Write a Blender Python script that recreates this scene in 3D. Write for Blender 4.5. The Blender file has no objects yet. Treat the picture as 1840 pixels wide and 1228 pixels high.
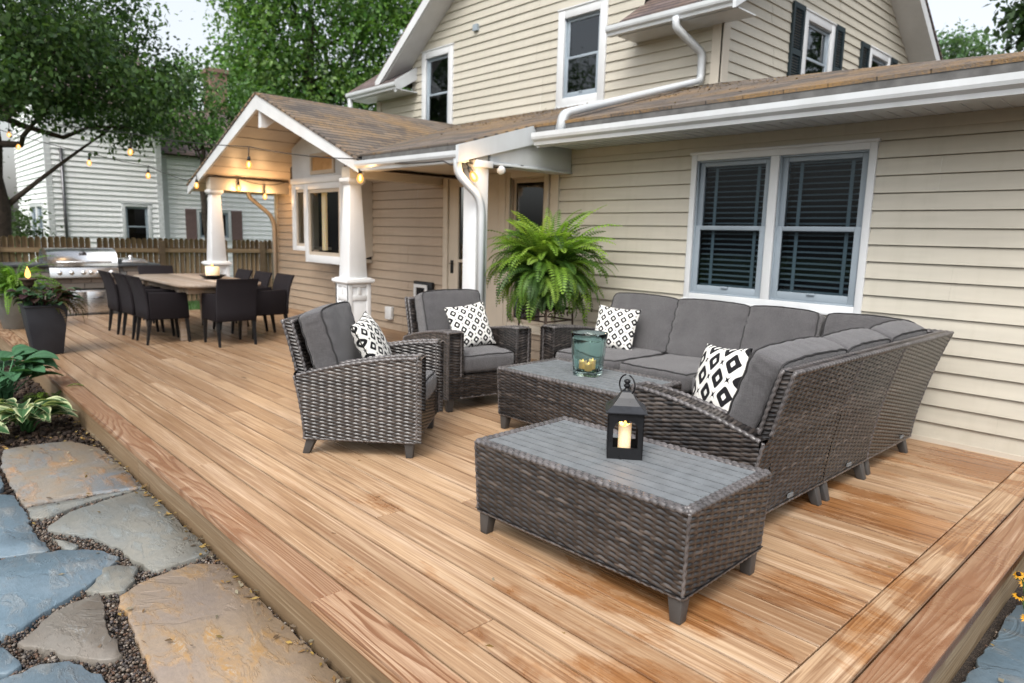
import bpy, math, random
import numpy as np
random.seed(7); RNG = np.random.default_rng(7)
S = bpy.context.scene
COL = S.collection
PI = math.pi
def V(*a): return np.array(a, float)
def nrm(v):
    v = np.asarray(v, float); return v/(np.linalg.norm(v)+1e-12)
# ------------------------------------------------------------------ mesh builder
class MB:
    def __init__(s): s.v=[]; s.f=[]; s.uv=[]; s.c=[]; s.n=0
    def add(s, v, f, uv=None, c=None):
        v=np.asarray(v,float).reshape(-1,3); k=len(v)
        s.v.append(v)
        s.uv.append(np.zeros((k,2)) if uv is None else np.asarray(uv,float).reshape(-1,2))
        if c is None: c=(.5,.5,.5)
        c=np.asarray(c,float)
        s.c.append(np.tile(c,(k,1)) if c.ndim==1 else c.reshape(-1,3))
        if isinstance(f,np.ndarray): s.f.extend((f+s.n).tolist())
        else: s.f.extend([[i+s.n for i in q] for q in f])
        s.n+=k
        return s
    def hexa(s, p, c=None, uvs=None):
        "8 corners: bottom 0-3 ccw, top 4-7; unshared faces"
        p=np.asarray(p,float)
        F=[(3,2,1,0),(4,5,6,7),(0,1,5,4),(1,2,6,5),(2,3,7,6),(3,0,4,7)]
        for q in F:
            a=p[list(q)]
            e1=np.linalg.norm(a[1]-a[0]); e2=np.linalg.norm(a[3]-a[0])
            s.add(a,[(0,1,2,3)],[(0,0),(e1,0),(e1,e2),(0,e2)],c)
        return s
    def box(s, x0,x1,y0,y1,z0,z1,c=None):
        return s.hexa([(x0,y0,z0),(x1,y0,z0),(x1,y1,z0),(x0,y1,z0),(x0,y0,z1),(x1,y0,z1),(x1,y1,z1),(x0,y1,z1)],c)
    def boxm(s, M, a0,a1,b0,b1,d0,d1,c=None):
        return s.hexa([M(a0,b0,d1),M(a1,b0,d1),M(a1,b0,d0),M(a0,b0,d0),M(a0,b1,d1),M(a1,b1,d1),M(a1,b1,d0),M(a0,b1,d0)],c)
    def frustum(s, x,y,z0,z1,h0,h1,c=None,k0=None,k1=None):
        k0=h0 if k0 is None else k0; k1=h1 if k1 is None else k1
        return s.hexa([(x-h0,y-k0,z0),(x+h0,y-k0,z0),(x+h0,y+k0,z0),(x-h0,y+k0,z0),(x-h1,y-k1,z1),(x+h1,y-k1,z1),(x+h1,y+k1,z1),(x-h1,y+k1,z1)],c)
    def beam(s, a, b, w, h, c=None, up=(0,0,1)):
        a=V(*a); b=V(*b); d=nrm(b-a); up=V(*up); r=nrm(np.cross(d,up)); u=np.cross(r,d)
        r=r*w/2; u=u*h/2
        return s.hexa([a-r-u,a+r-u,b+r-u,b-r-u,a-r+u,a+r+u,b+r+u,b-r+u],c)
    def poly(s, pts, c=None, uv=None):
        pts=np.asarray(pts,float)
        if uv is None: uv=pts[:,:2]
        return s.add(pts,[tuple(range(len(pts)))],uv,c)
    def tube(s, path, rad, n=8, c=None, caps=True, tw=0, ph=0):
        path=np.asarray(path,float); m=len(path)
        rad=np.broadcast_to(np.asarray(rad,float),(m,))
        t=np.gradient(path,axis=0); t/= (np.linalg.norm(t,axis=1,keepdims=True)+1e-9)
        ref=V(0,0,1) if abs(t[0][2])<.9 else V(1,0,0)
        vs=[];us=[];L=0
        for i in range(m):
            r=nrm(np.cross(t[i],ref)); u=np.cross(r,t[i]); ref=u
            if i: L+=np.linalg.norm(path[i]-path[i-1])
            for k in range(n):
                a=2*PI*k/n+tw*i+ph
                vs.append(path[i]+rad[i]*(math.cos(a)*r+math.sin(a)*u)); us.append((L,k/n*.1))
        f=[]
        for i in range(m-1):
            for k in range(n):
                k2=(k+1)%n
                f.append((i*n+k,i*n+k2,(i+1)*n+k2,(i+1)*n+k))
        if caps:
            f.append(tuple(reversed(range(n)))); f.append(tuple((m-1)*n+k for k in range(n)))
        return s.add(vs,f,us,c)
    def lathe(s, prof, cx=0,cy=0,cz=0,n=24,c=None,sq=None):
        vs=[];f=[];m=len(prof)
        for r,z in prof:
            for k in range(n):
                a=2*PI*k/n; vs.append((cx+r*math.cos(a),cy+r*math.sin(a),cz+z))
        for i in range(m-1):
            for k in range(n):
                k2=(k+1)%n; f.append((i*n+k,i*n+k2,(i+1)*n+k2,(i+1)*n+k))
        if prof[0][0]>1e-4: f.append(tuple(reversed(range(n))))
        if prof[-1][0]>1e-4: f.append(tuple((m-1)*n+k for k in range(n)))
        return s.add(vs,f,None,c)
    def ball(s, p, r, n=10, c=None, sc=(1,1,1)):
        m=max(4,n//2+1); vs=[];f=[]
        for i in range(m+1):
            th=PI*i/m
            for k in range(n):
                a=2*PI*k/n
                vs.append((p[0]+sc[0]*r*math.sin(th)*math.cos(a),p[1]+sc[1]*r*math.sin(th)*math.sin(a),p[2]+sc[2]*r*math.cos(th)))
        for i in range(m):
            for k in range(n):
                k2=(k+1)%n; f.append((i*n+k,(i+1)*n+k,(i+1)*n+k2,i*n+k2))
        return s.add(vs,f,None,c)
    def mesh(s, name, off=(0,0,0), smooth=False):
        me=bpy.data.meshes.new(name)
        v=np.concatenate(s.v)-np.asarray(off,float); uv=np.concatenate(s.uv); c=np.concatenate(s.c)
        fl=np.array([len(q) for q in s.f],np.int32); li=np.fromiter((i for q in s.f for i in q),np.int32,int(fl.sum()))
        me.vertices.add(len(v)); me.vertices.foreach_set('co',v.astype(np.float32).ravel())
        me.loops.add(len(li)); me.loops.foreach_set('vertex_index',li)
        me.polygons.add(len(fl)); st=np.concatenate([[0],np.cumsum(fl)[:-1]]).astype(np.int32)
        me.polygons.foreach_set('loop_start',st)
        try: me.polygons.foreach_set('loop_total',fl)
        except Exception: pass
        me.update(calc_edges=True); me.validate()
        l=me.uv_layers.new(name='UVMap')
        li2=np.empty(len(me.loops),np.int32); me.loops.foreach_get('vertex_index',li2)
        l.data.foreach_set('uv',uv[li2].astype(np.float32).ravel())
        a=me.color_attributes.new('Col','FLOAT_COLOR','POINT')
        a.data.foreach_set('color',np.concatenate([c,np.ones((len(c),1))],1).astype(np.float32).ravel())
        if smooth: me.polygons.foreach_set('use_smooth',np.ones(len(me.polygons),bool))
        return me
def link(o): COL.objects.link(o); return o
def tag(o,label=None,cat=None,group=None,kind=None):
    if label: o['label']=label
    if cat: o['category']=cat
    if group: o['group']=group
    if kind: o['kind']=kind
    return o
def thing(name,label,cat,loc=(0,0,0),rz=0,group=None):
    o=bpy.data.objects.new(name,None); link(o); o.location=loc; o.rotation_euler=(0,0,rz); o.empty_display_size=.1
    return tag(o,label,cat,group)
def part(name,mb,mat,parent=None,world=True,smooth=False,bevel=0,label=None,off=None,sub=0):
    """link a mesh object; world=True: mb holds world coordinates, shifted to the root's frame"""
    o0=V(0,0,0)
    if parent is not None and world:
        r=parent
        while r.parent: r=r.parent
        o0=V(*r.location)
    if off is not None: o0=V(*off)
    me=mb.mesh(name,o0,smooth); me.materials.append(mat)
    o=bpy.data.objects.new(name,me); link(o)
    if parent is not None: o.parent=parent
    elif off is not None: o.location=off
    if bevel:
        m=o.modifiers.new('Bevel','BEVEL'); m.width=bevel; m.segments=2; m.limit_method='ANGLE'; m.angle_limit=math.radians(40)
        # faces are unshared: weld first so the bevel has edges to work on
        w=o.modifiers.new('Weld','WELD'); w.merge_threshold=1e-5
        o.modifiers.move(1,0)
    if label: o['label']=label
    return o
def dup(root,loc=None,rz=None,label=None):
    c=root.copy(); link(c)
    if loc is not None: c.location=loc
    if rz is not None: c.rotation_euler=(0,0,rz)
    if label: c['label']=label
    for ch in list(root.children):
        d=ch.copy(); link(d); d.parent=c
        for g in list(ch.children):
            e=g.copy(); link(e); e.parent=d
    return c
# ------------------------------------------------------------------ materials
class M_:
    def __init__(s,name):
        s.m=bpy.data.materials.new(name); s.m.use_nodes=True; s.t=s.m.node_tree; s.t.nodes.clear()
        s.out=s.t.nodes.new('ShaderNodeOutputMaterial')
    def n(s,typ,ins=None,**pr):
        o=s.t.nodes.new(typ)
        for k,v in pr.items(): setattr(o,k,v)
        for k,v in (ins or {}).items():
            i=o.inputs[k]
            if isinstance(v,bpy.types.NodeSocket): s.t.links.new(v,i)
            else:
                if i.type=='RGBA' and len(v)==3: v=(*v,1)
                i.default_value=v
        return o
    def math(s,op,a,b=0,c=None,clamp=False):
        d={0:a,1:b}
        if c is not None: d[2]=c
        return s.n('ShaderNodeMath',d,operation=op,use_clamp=clamp).outputs[0]
    def uv(s): return s.n('ShaderNodeUVMap',uv_map='UVMap').outputs[0]
    def obj(s): return s.n('ShaderNodeTexCoord').outputs['Object']
    def gen(s): return s.n('ShaderNodeTexCoord').outputs['Generated']
    def geo(s): return s.n('ShaderNodeNewGeometry').outputs['Position']
    def col(s): return s.n('ShaderNodeVertexColor',layer_name='Col').outputs[0]
    def sep(s,v): return s.n('ShaderNodeSeparateXYZ',{0:v}).outputs
    def comb(s,x,y,z=0): return s.n('ShaderNodeCombineXYZ',{0:x,1:y,2:z}).outputs[0]
    def map(s,v,sc=(1,1,1),loc=(0,0,0)): return s.n('ShaderNodeMapping',{'Vector':v,'Scale':sc,'Location':loc}).outputs[0]
    def noise(s,v,scale=5,detail=4,rough=.55,dist=0):
        return s.n('ShaderNodeTexNoise',{'Vector':v,'Scale':scale,'Detail':detail,'Roughness':rough,'Distortion':dist}).outputs[0]
    def ramp(s,f,stops,interp='LINEAR'):
        r=s.n('ShaderNodeValToRGB',{0:f}); e=r.color_ramp; e.interpolation=interp
        while len(e.elements)<len(stops): e.elements.new(.5)
        for q,(p,c) in zip(e.elements,stops):
            q.position=p; q.color=(*c,1) if hasattr(c,'__len__') else (c,c,c,1)
        return r.outputs[0]
    def mix(s,f,a,b,bt='MIX'):
        o=s.n('ShaderNodeMix',data_type='RGBA',blend_type=bt)
        for i,v in ((0,f),(6,a),(7,b)):
            if isinstance(v,bpy.types.NodeSocket): s.t.links.new(v,o.inputs[i])
            else: o.inputs[i].default_value=v if i==0 else (*v,1)
        return o.outputs[2]
    def bump(s,h,st=.5,d=.01): return s.n('ShaderNodeBump',{'Height':h,'Strength':st,'Distance':d}).outputs[0]
    def bsdf(s,color,rough=.6,nor=None,**kw):
        d={'Base Color':color,'Roughness':rough}
        if nor is not None: d['Normal']=nor
        for k,v in kw.items(): d[k.replace('_',' ')]=v
        b=s.n('ShaderNodeBsdfPrincipled',d)
        s.t.links.new(b.outputs[0],s.out.inputs[0]); return s.m
    def surf(s,sock): s.t.links.new(sock,s.out.inputs[0]); return s.m

def mat_plain(name,c,rough=.6,var=.12,scale=8,bump=.15,metal=0,dirt=0,spec=.3):
    k=M_(name); p=k.obj()
    n=k.noise(p,scale,5); n2=k.noise(p,scale*9,3)
    a=tuple(x*(1-var) for x in c); b=tuple(min(1,x*(1+var)) for x in c)
    col=k.mix(k.ramp(n,[(.3,0),(.7,1)]),a,b)
    if dirt:
        g=k.noise(k.map(p,(1,1,.35)),2.3,6,.65)
        col=k.mix(k.math('MULTIPLY',k.ramp(g,[(.45,0),(.75,1)]),dirt),col,(c[0]*.45,c[1]*.43,c[2]*.36))
    return k.bsdf(col,k.math('MULTIPLY_ADD',n,.2,rough-.1),k.bump(n2,bump,.002),Metallic=metal,Specular_IOR_Level=spec)

def mat_wood(name,light,dark,ring=9,wet=0,grey=.35,rough=.55,vs=7.,us=.55,contrast=1.0,rb=.45,pw=1.,bw=.135,far_tone=0):
    """cathedral-grain boards; UV = metres along/across, Col = random triple per board"""
    k=M_(name); uv=k.sep(k.uv()); r=k.sep(k.col())
    u=k.math('ADD',uv[0],k.math('MULTIPLY',r[0],37.)); v=k.math('ADD',uv[1],k.math('MULTIPLY',r[1],11.))
    big=k.noise(k.comb(k.math('MULTIPLY',u,us),k.math('MULTIPLY',v,vs),k.math('MULTIPLY',r[2],9.)),1.,2,.4,.3)
    rn=k.math('ADD',k.math('MULTIPLY',big,ring*2.2),k.math('MULTIPLY',v,22.))
    fine=k.noise(k.comb(k.math('MULTIPLY',u,3.),k.math('MULTIPLY',v,160.),r[2]),1.,3,.6)
    rn=k.math('ADD',rn,k.math('MULTIPLY',fine,.25))
    fr=k.math('FRACT',rn)
    band=k.ramp(fr,[(0,.05),(.45,.15),(.78,1),(.93,.9),(1,.05)])
    tone=k.noise(k.comb(k.math('MULTIPLY',u,.9),k.math('MULTIPLY',v,5.),r[0]),1.,4,.6)
    lightb=k.mix(r[0],tuple(a*1.15 for a in light),tuple(a*b for a,b in zip(light,(.62,.54,.47))))
    lightb=k.mix(k.math('MULTIPLY',k.ramp(tone,[(.35,0),(.7,1)]),grey),lightb,(light[0]*.78,light[1]*.82,light[2]*.9))
    lightb=k.mix(k.math('MULTIPLY',k.ramp(k.noise(k.comb(k.math('MULTIPLY',u,.7),k.math('MULTIPLY',v,16.),r[1]),1.,4,.6),[(.52,0),(.66,1)]),.6),lightb,(min(1,light[0]*1.3),light[1]*1.42,light[2]*1.65))
    col=k.mix(k.math('MULTIPLY',band,k.math('MULTIPLY_ADD',k.math('POWER',r[1],pw),rb,.4*contrast)),lightb,dark)
    col=k.mix(k.math('MULTIPLY',k.ramp(fine,[(.46,0),(.70,1)]),.7),col,dark)
    br=k.noise(k.comb(k.math('MULTIPLY',u,1.6),k.math('MULTIPLY',v,7.),k.math('MULTIPLY',r[1],5.)),1.,5,.65)
    col=k.mix(k.math('MULTIPLY',k.ramp(br,[(.52,0),(.72,1)]),.38),col,tuple(x*1.25 for x in dark))
    ln=k.noise(k.comb(k.math('MULTIPLY',u,1.1),k.math('ADD',k.math('MULTIPLY',v,85.),k.math('MULTIPLY',big,10.)),r[1]),1.,2,.5)
    col=k.mix(k.math('MULTIPLY',k.ramp(ln,[(.50,0),(.60,1)]),k.math('MULTIPLY_ADD',r[2],.42,.08)),col,tuple(x*1.1 for x in dark))
    col=k.mix(k.math('MULTIPLY',k.ramp(ln,[(.34,1),(.42,0)]),.35),col,(min(1,light[0]*1.35),light[1]*1.5,light[2]*1.7))
    kn=k.n('ShaderNodeTexVoronoi',{'Vector':k.comb(k.math('MULTIPLY',u,1.1),k.math('MULTIPLY',v,4.),0),'Scale':1.}).outputs[0]
    col=k.mix(k.ramp(kn,[(.03,.85),(.075,0)]),col,tuple(x*.35 for x in dark))
    rg=k.math('MULTIPLY_ADD',tone,.25,rough-.12)
    # arrises and board sides coloured darker to strengthen the gap lines
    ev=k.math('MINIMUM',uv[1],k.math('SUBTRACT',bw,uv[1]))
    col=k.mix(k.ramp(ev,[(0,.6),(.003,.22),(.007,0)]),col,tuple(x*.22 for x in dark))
    if far_tone:  # colour darkens towards the far end of the deck
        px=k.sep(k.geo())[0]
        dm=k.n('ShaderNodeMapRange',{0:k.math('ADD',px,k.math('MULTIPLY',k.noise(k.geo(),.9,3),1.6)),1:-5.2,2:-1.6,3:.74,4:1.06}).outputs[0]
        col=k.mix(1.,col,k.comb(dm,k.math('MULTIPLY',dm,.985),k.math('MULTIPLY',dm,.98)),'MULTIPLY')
    if wet:
        pos=k.sep(k.geo())
        w=k.noise(k.comb(k.math('MULTIPLY',pos[0],1.1),k.math('MULTIPLY',pos[1],2.6),k.math('MULTIPLY',r[0],.8)),1.,6,.66,.3)
        # rain run-off collects near the outer corner of the deck
        near=k.n('ShaderNodeMapRange',{0:pos[0],1:-2.6,2:-.2,3:-.10,4:.085}).outputs[0]
        w=k.ramp(k.math('ADD',w,near),[(.53,0),(.575,.55),(.64,1)])
        col=k.mix(k.math('MULTIPLY',w,.85*wet),col,k.mix(1.,col,(.66,.42,.21),'MULTIPLY'))
        rg=k.math('SUBTRACT',rg,k.math('MULTIPLY',w,.22))
    h=k.math('SUBTRACT',k.math('MULTIPLY',fine,.6),k.math('MULTIPLY',band,.5))
    return k.bsdf(col,rg,k.bump(h,.35,.0018))

def mat_siding(name,c):
    k=M_(name); p=k.geo(); s=k.sep(p)
    n=k.noise(k.map(p,(.6,.6,6)),3,5); st=k.noise(k.map(p,(9,9,.7)),1.6,4,.6); g=k.noise(k.map(p,(2.,2.,90)),4,3)
    col=k.mix(k.ramp(n,[(.3,0),(.7,1)]),tuple(x*.93 for x in c),tuple(x*1.06 for x in c))
    col=k.mix(k.math('MULTIPLY',k.ramp(st,[(.5,0),(.8,1)]),.22),col,(c[0]*.62,c[1]*.6,c[2]*.52))
    col=k.mix(k.math('MULTIPLY',k.sep(k.col())[0],.18),col,(c[0]*.75,c[1]*.74,c[2]*.7))
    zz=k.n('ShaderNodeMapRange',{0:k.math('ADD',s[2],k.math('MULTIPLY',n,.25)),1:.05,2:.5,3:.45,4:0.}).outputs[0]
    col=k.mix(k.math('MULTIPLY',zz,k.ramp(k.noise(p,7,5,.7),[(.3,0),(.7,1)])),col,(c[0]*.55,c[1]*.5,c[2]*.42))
    return k.bsdf(col,.5,k.bump(g,.12,.002))

def mat_shingle(name,c1,c2,moss=.4):
    k=M_(name); uv=k.uv(); p=k.geo()
    b=k.n('ShaderNodeTexBrick',{'Vector':uv,'Color1':(0,0,0),'Color2':(1,1,1),'Mortar':(0,0,0),'Scale':1.,'Mortar Size':.006,'Mortar Smooth':.3,'Bias':0.,'Brick Width':.3,'Row Height':.13},offset=.5)
    f=k.sep(b.outputs[0])[0]; mort=b.outputs[1]
    s=k.sep(uv); row=k.math('FRACT',k.math('DIVIDE',s[1],.13))
    n=k.noise(p,9,5,.65); gr=k.noise(p,140,2); big=k.noise(p,1.1,4)
    col=k.mix(k.math('MULTIPLY_ADD',n,.5,k.math('MULTIPLY_ADD',f,.75,-.12),True),c1,c2)
    fn=k.noise(k.map(p,(60,60,60)),1.,3,.7)
    col=k.mix(k.math('MULTIPLY',k.ramp(k.math('ADD',k.math('MULTIPLY',big,.8),k.math('ADD',k.math('MULTIPLY',n,.3),k.math('MULTIPLY',fn,.55))),[(.78,0),(.98,1)]),moss),col,(.30,.18,.07))
    col=k.mix(k.ramp(row,[(0,1),(.2,.75),(.3,0)]),col,tuple(x*.3 for x in c1))  # shadow line painted dark into every shingle row
    col=k.mix(k.math('MULTIPLY',mort,.5),col,tuple(x*.3 for x in c1))
    h=k.math('ADD',k.math('MULTIPLY',k.math('SUBTRACT',1.,row),.6),k.math('MULTIPLY',gr,.35))
    return k.bsdf(col,.9,k.bump(h,.8,.03))

def mat_leaf(name,trans=.35,rough=.45,tint=(1,1,1),spec=.4):
    k=M_(name); p=k.geo(); c=k.col()
    n=k.noise(p,30,3)
    col=k.mix(k.math('MULTIPLY',n,.5),c,k.mix(1.,c,(.6,.7,.5),'MULTIPLY'))
    b=k.n('ShaderNodeBsdfPrincipled',{'Base Color':col,'Roughness':rough,'Specular IOR Level':spec})
    t=k.n('ShaderNodeBsdfTranslucent',{'Color':k.mix(1.,col,(1.25,1.3,.6),'MULTIPLY')})
    return k.surf(k.n('ShaderNodeMixShader',{0:trans,1:b.outputs[0],2:t.outputs[0]}).outputs[0])

def mat_wicker(name):
    k=M_(name); c=k.col(); uv=k.uv()
    n=k.noise(k.map(uv,(40,400,1)),1.,2)
    col=k.mix(k.math('MULTIPLY',n,.55),c,k.mix(1.,c,(.45,.43,.42),'MULTIPLY'))
    return k.bsdf(col,.30,k.bump(n,.15,.001),Specular_IOR_Level=.6)

def mat_fabric(name,c,sc=900,var=.18):
    k=M_(name); p=k.obj()
    w1=k.n('ShaderNodeTexWave',{'Vector':p,'Scale':260.,'Distortion':3.,'Detail':2.},bands_direction='X').outputs[1]
    w2=k.n('ShaderNodeTexWave',{'Vector':p,'Scale':260.,'Distortion':3.,'Detail':2.},bands_direction='Z').outputs[1]
    h=k.math('ADD',w1,w2); n=k.noise(p,7,4); m=k.noise(k.map(p,(260,260,20)),1.,2); m2=k.noise(k.map(p,(20,260,260)),1.,2)
    f=k.math('ADD',k.math('MULTIPLY',k.math('ADD',m,m2),.6),k.math('MULTIPLY',n,.4))
    col=k.mix(k.ramp(f,[(.55,0),(1.05,1)]),tuple(x*(1-var) for x in c),tuple(x*(1+var*1.6) for x in c))
    return k.bsdf(col,.85,k.bump(k.math('ADD',k.math('MULTIPLY',h,.35),k.math('MULTIPLY',k.noise(p,11,4,.6,.8),2.6)),.5,.006),Sheen_Weight=.25,Specular_IOR_Level=.2)

def mat_pillow(name,n=2.75,r0=.135,r1=.30,st=.0016,sr=.15):
    k=M_(name); s=k.sep(k.uv())
    u=k.math('ADD',s[0],k.math('MULTIPLY',k.noise(k.uv(),6,2),.015)); v=s[1]
    a=k.math('MULTIPLY',k.math('ADD',k.math('MULTIPLY',u,1.12),v),n); b=k.math('MULTIPLY',k.math('SUBTRACT',k.math('MULTIPLY',u,1.12),v),n)
    fa=k.math('ABSOLUTE',k.math('SUBTRACT',k.math('FRACT',k.math('ADD',a,50.)),.5)); fb=k.math('ABSOLUTE',k.math('SUBTRACT',k.math('FRACT',k.math('ADD',b,50.)),.5))
    pw=lambda x: k.math('POWER',x,6.)
    d=k.math('POWER',k.math('ADD',pw(fa),pw(fb)),1/6)
    ring=k.math('MULTIPLY',k.math('GREATER_THAN',d,r0),k.math('LESS_THAN',d,r1))
    ca=k.math('SUBTRACT',.5,fa); cb=k.math('SUBTRACT',.5,fb)
    star=k.math('LESS_THAN',k.math('MULTIPLY',k.math('ADD',ca,.012),k.math('ADD',cb,.012)),st)
    near=k.math('LESS_THAN',k.math('MAXIMUM',ca,cb),sr)
    star=k.math('MULTIPLY',star,near)
    f=k.math('MAXIMUM',ring,star)
    wv=k.noise(k.map(k.uv(),(300,300,1)),1.,2)
    return k.bsdf(k.mix(f,(.74,.73,.69),(.012,.012,.014)),.85,k.bump(wv,.25,.001),Specular_IOR_Level=.2)

def mat_stone(name,c1,c2,c3,seed):
    k=M_(name); p=k.map(k.geo(),(1,1,1),(seed*3.7,seed*1.3,0))
    n=k.noise(p,1.6,6,.6,.6); n2=k.noise(k.map(p,(1.,2.4,1)),4.5,6,.65,.4); sp=k.noise(p,38,4,.7); cr=k.noise(k.map(p,(1,3.,1)),2.2,8,.7,1.2)
    col=k.mix(k.ramp(n,[(.36,0),(.62,1)]),c1,c2)
    col=k.mix(k.ramp(n2,[(.5,0),(.72,1)]),col,c3)
    col=k.mix(k.math('MULTIPLY',k.ramp(sp,[(.4,0),(.75,1)]),.4),col,tuple(x*.55 for x in c1))
    vein=k.ramp(k.math('ABSOLUTE',k.math('SUBTRACT',cr,.5)),[(.0,1),(.012,0)])
    col=k.mix(k.math('MULTIPLY',k.math('MULTIPLY',vein,.6),k.ramp(n2,[(.55,0),(.65,1)])),col,(.5,.55,.56))
    col=k.mix(1.,col,(.74,.74,.75),'MULTIPLY')
    h=k.math('ADD',k.math('MULTIPLY',n2,1.),k.math('MULTIPLY',sp,.25))
    h=k.math('ADD',h,k.math('MULTIPLY',k.ramp(n,[(.47,0),(.49,1)]),.5)); h=k.math('ADD',h,k.math('MULTIPLY',k.ramp(n2,[(.55,0),(.565,1)]),.4))
    return k.bsdf(col,k.math('MULTIPLY_ADD',n2,.3,.34),k.bump(h,.5,.012))

def mat_emit(name,c,st):
    k=M_(name); e=k.n('ShaderNodeEmission',{'Color':c,'Strength':st}); return k.surf(e.outputs[0])
def mat_glass(name,tint=(.55,.6,.62),ior=1.5,fac=.42):
    k=M_(name); fr=k.n('ShaderNodeFresnel',{'IOR':ior}).outputs[0]
    t=k.n('ShaderNodeBsdfTransparent',{'Color':tint}); g=k.n('ShaderNodeBsdfGlossy',{'Color':(.9,.95,1),'Roughness':.03})
    return k.surf(k.n('ShaderNodeMixShader',{0:k.math('MULTIPLY_ADD',fr,fac,.0,True),1:t.outputs[0],2:g.outputs[0]}).outputs[0])
def mat_metal(name,c,rough=.3,brush=True):
    k=M_(name); p=k.obj(); n=k.noise(k.map(p,(8,8,300)),1.,3)
    return k.bsdf(k.mix(n,tuple(x*.8 for x in c),c),k.math('MULTIPLY_ADD',n,.2,rough-.1),None,Metallic=1.)

MT={}
MT['deck']=mat_wood('deck_wood',(.465,.322,.195),(.17,.083,.036),ring=6,wet=1,rough=.42,contrast=.25,rb=.6,pw=2.,us=.35,vs=9,bw=.1372,far_tone=1)
MT['border']=mat_wood('border_wood',(.43,.29,.18),(.185,.085,.038),ring=8,wet=.5,vs=5,us=.55,contrast=1.9,rough=.46,bw=.1425,far_tone=1)
MT['fascia']=mat_wood('fascia_wood',(.27,.20,.12),(.15,.10,.055),ring=5,grey=.5,bw=.3)
MT['fence']=mat_wood('fence_wood',(.27,.185,.10),(.14,.09,.05),ring=4,grey=.5,rough=.8,bw=.088)
MT['teak']=mat_wood('table_wood',(.50,.41,.33),(.34,.25,.17),ring=4,bw=9.)
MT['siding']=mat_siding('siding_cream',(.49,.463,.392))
MT['siding_shade_tint']=mat_siding('siding_shade_tint',(.36,.29,.22))  # cream siding darkened and warmed to imitate porch shade
MT['siding_white']=mat_siding('siding_neighbour',(.86,.875,.885))
MT['trim']=mat_plain('white_trim',(.62,.64,.655),.4,.05,3,.05,dirt=.16)
MT['gutter']=mat_plain('gutter_paint',(.55,.58,.60),.35,.05,2,.03,dirt=.25)
MT['trimtan']=mat_plain('tan_trim',(.42,.36,.29),.5,.06,3,.05)
MT['cream']=mat_plain('cream_trim',(.52,.475,.40),.45,.06,3,.05)
MT['ceiling']=mat_siding('porch_ceiling_paint',(.50,.435,.375))
MT['shingle']=mat_shingle('shingles_brown',(.05,.043,.040),(.205,.165,.13),.9)
MT['shingle_dark']=mat_shingle('shingles_dark',(.07,.055,.06),(.17,.13,.13),.25)
MT['wicker']=mat_wicker('wicker_weave')
MT['fascia_shade']=mat_plain('fascia_shade_tone',(.10,.098,.095),.6,.3,12,.2)  # dark tone standing in for shade on the fascia
MT['cushion']=mat_fabric('charcoal_fabric',(.078,.075,.078),var=.25)
MT['piping']=mat_plain('piping_cord',(.030,.029,.030),.7,.1,40)
MT['legmetal']=mat_plain('dark_leg_metal',(.055,.053,.052),.42,.1,20,.05)
MT['slat']=mat_plain('grey_slats',(.155,.168,.178),.5,.16,14,.25)
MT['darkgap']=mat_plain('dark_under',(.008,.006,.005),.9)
MT['pillow']=mat_pillow('pillow_print',3.7,.125,.335,.0034,.22)
MT['black']=mat_plain('black_metal',(.010,.0105,.012),.3,.2,30,.1)
MT['iron']=mat_plain('rusty_iron',(.055,.035,.025),.6,.4,30,.2)
MT['planter']=mat_plain('planter_black',(.022,.023,.028),.5,.15,6,.05)
MT['greypot']=mat_plain('grey_pot',(.28,.29,.28),.6,.15,9,.1)
MT['wax']=(lambda k:k.bsdf((.86,.74,.52),.5,None,Subsurface_Weight=.6,Subsurface_Radius=(.03,.015,.006),Emission_Color=(1,.55,.18,1),Emission_Strength=.35))(M_('candle_wax'))  # faint emission stands in for flame light inside the wax
MT['flame']=mat_emit('flame',(1,.50,.13,1),3.2)
MT['filament']=mat_emit('filament_glow',(1,.62,.25,1),9)
k=M_('bulb_glass_glow'); MT['bulb']=k.surf(k.n('ShaderNodeMixShader',{0:.62,1:k.n('ShaderNodeBsdfTransparent').outputs[0],2:k.n('ShaderNodeEmission',{'Color':(1,.42,.09,1),'Strength':1.9}).outputs[0]}).outputs[0])
MT['socket']=mat_plain('socket_black',(.02,.02,.02),.5)
MT['glass']=mat_glass('window_glass',(.66,.72,.76))
MT['glass_dark']=mat_glass('window_glass_dark',(.45,.45,.44),1.5,1.6)
MT['interior']=mat_plain('dark_interior',(.02,.022,.026),.7)
MT['blind']=mat_plain('blind_slats',(.14,.19,.215),.5,.1,5)
MT['sash']=mat_plain('grey_sash',(.27,.32,.365),.45,.06,4,.05)
MT['shutter']=mat_plain('shutter_dark',(.018,.03,.036),.5)
MT['shutter_red']=mat_plain('shutter_mauve',(.16,.105,.10),.6)
MT['steel']=mat_metal('stainless',(.72,.73,.74),.28)
MT['steel_dark']=mat_metal('dark_steel',(.16,.16,.17),.4)
MT['counter']=mat_plain('stone_counter',(.05,.055,.06),.35,.3,12,.1)
MT['resin']=mat_wicker('dark_resin')
MT['bark']=mat_plain('bark',(.055,.043,.033),.9,.4,14,1.)
MT['leaf']=mat_leaf('tree_leaf',.38)
MT['fern']=mat_leaf('fern_leaf',.42,.5)
MT['hosta']=mat_leaf('hosta_leaf',.22,.58,spec=.25)
MT['litter']=mat_leaf('fallen_leaf',.1,.7)
MT['soil']=mat_plain('potting_soil',(.02,.015,.012),.95)
def stone_v(k): pass
k=M_('vase_glass'); MT['vase']=k.bsdf((.74,.955,.915),.03,None,Transmission_Weight=1.,IOR=1.25)
k=M_('bulb_glass')
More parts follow.
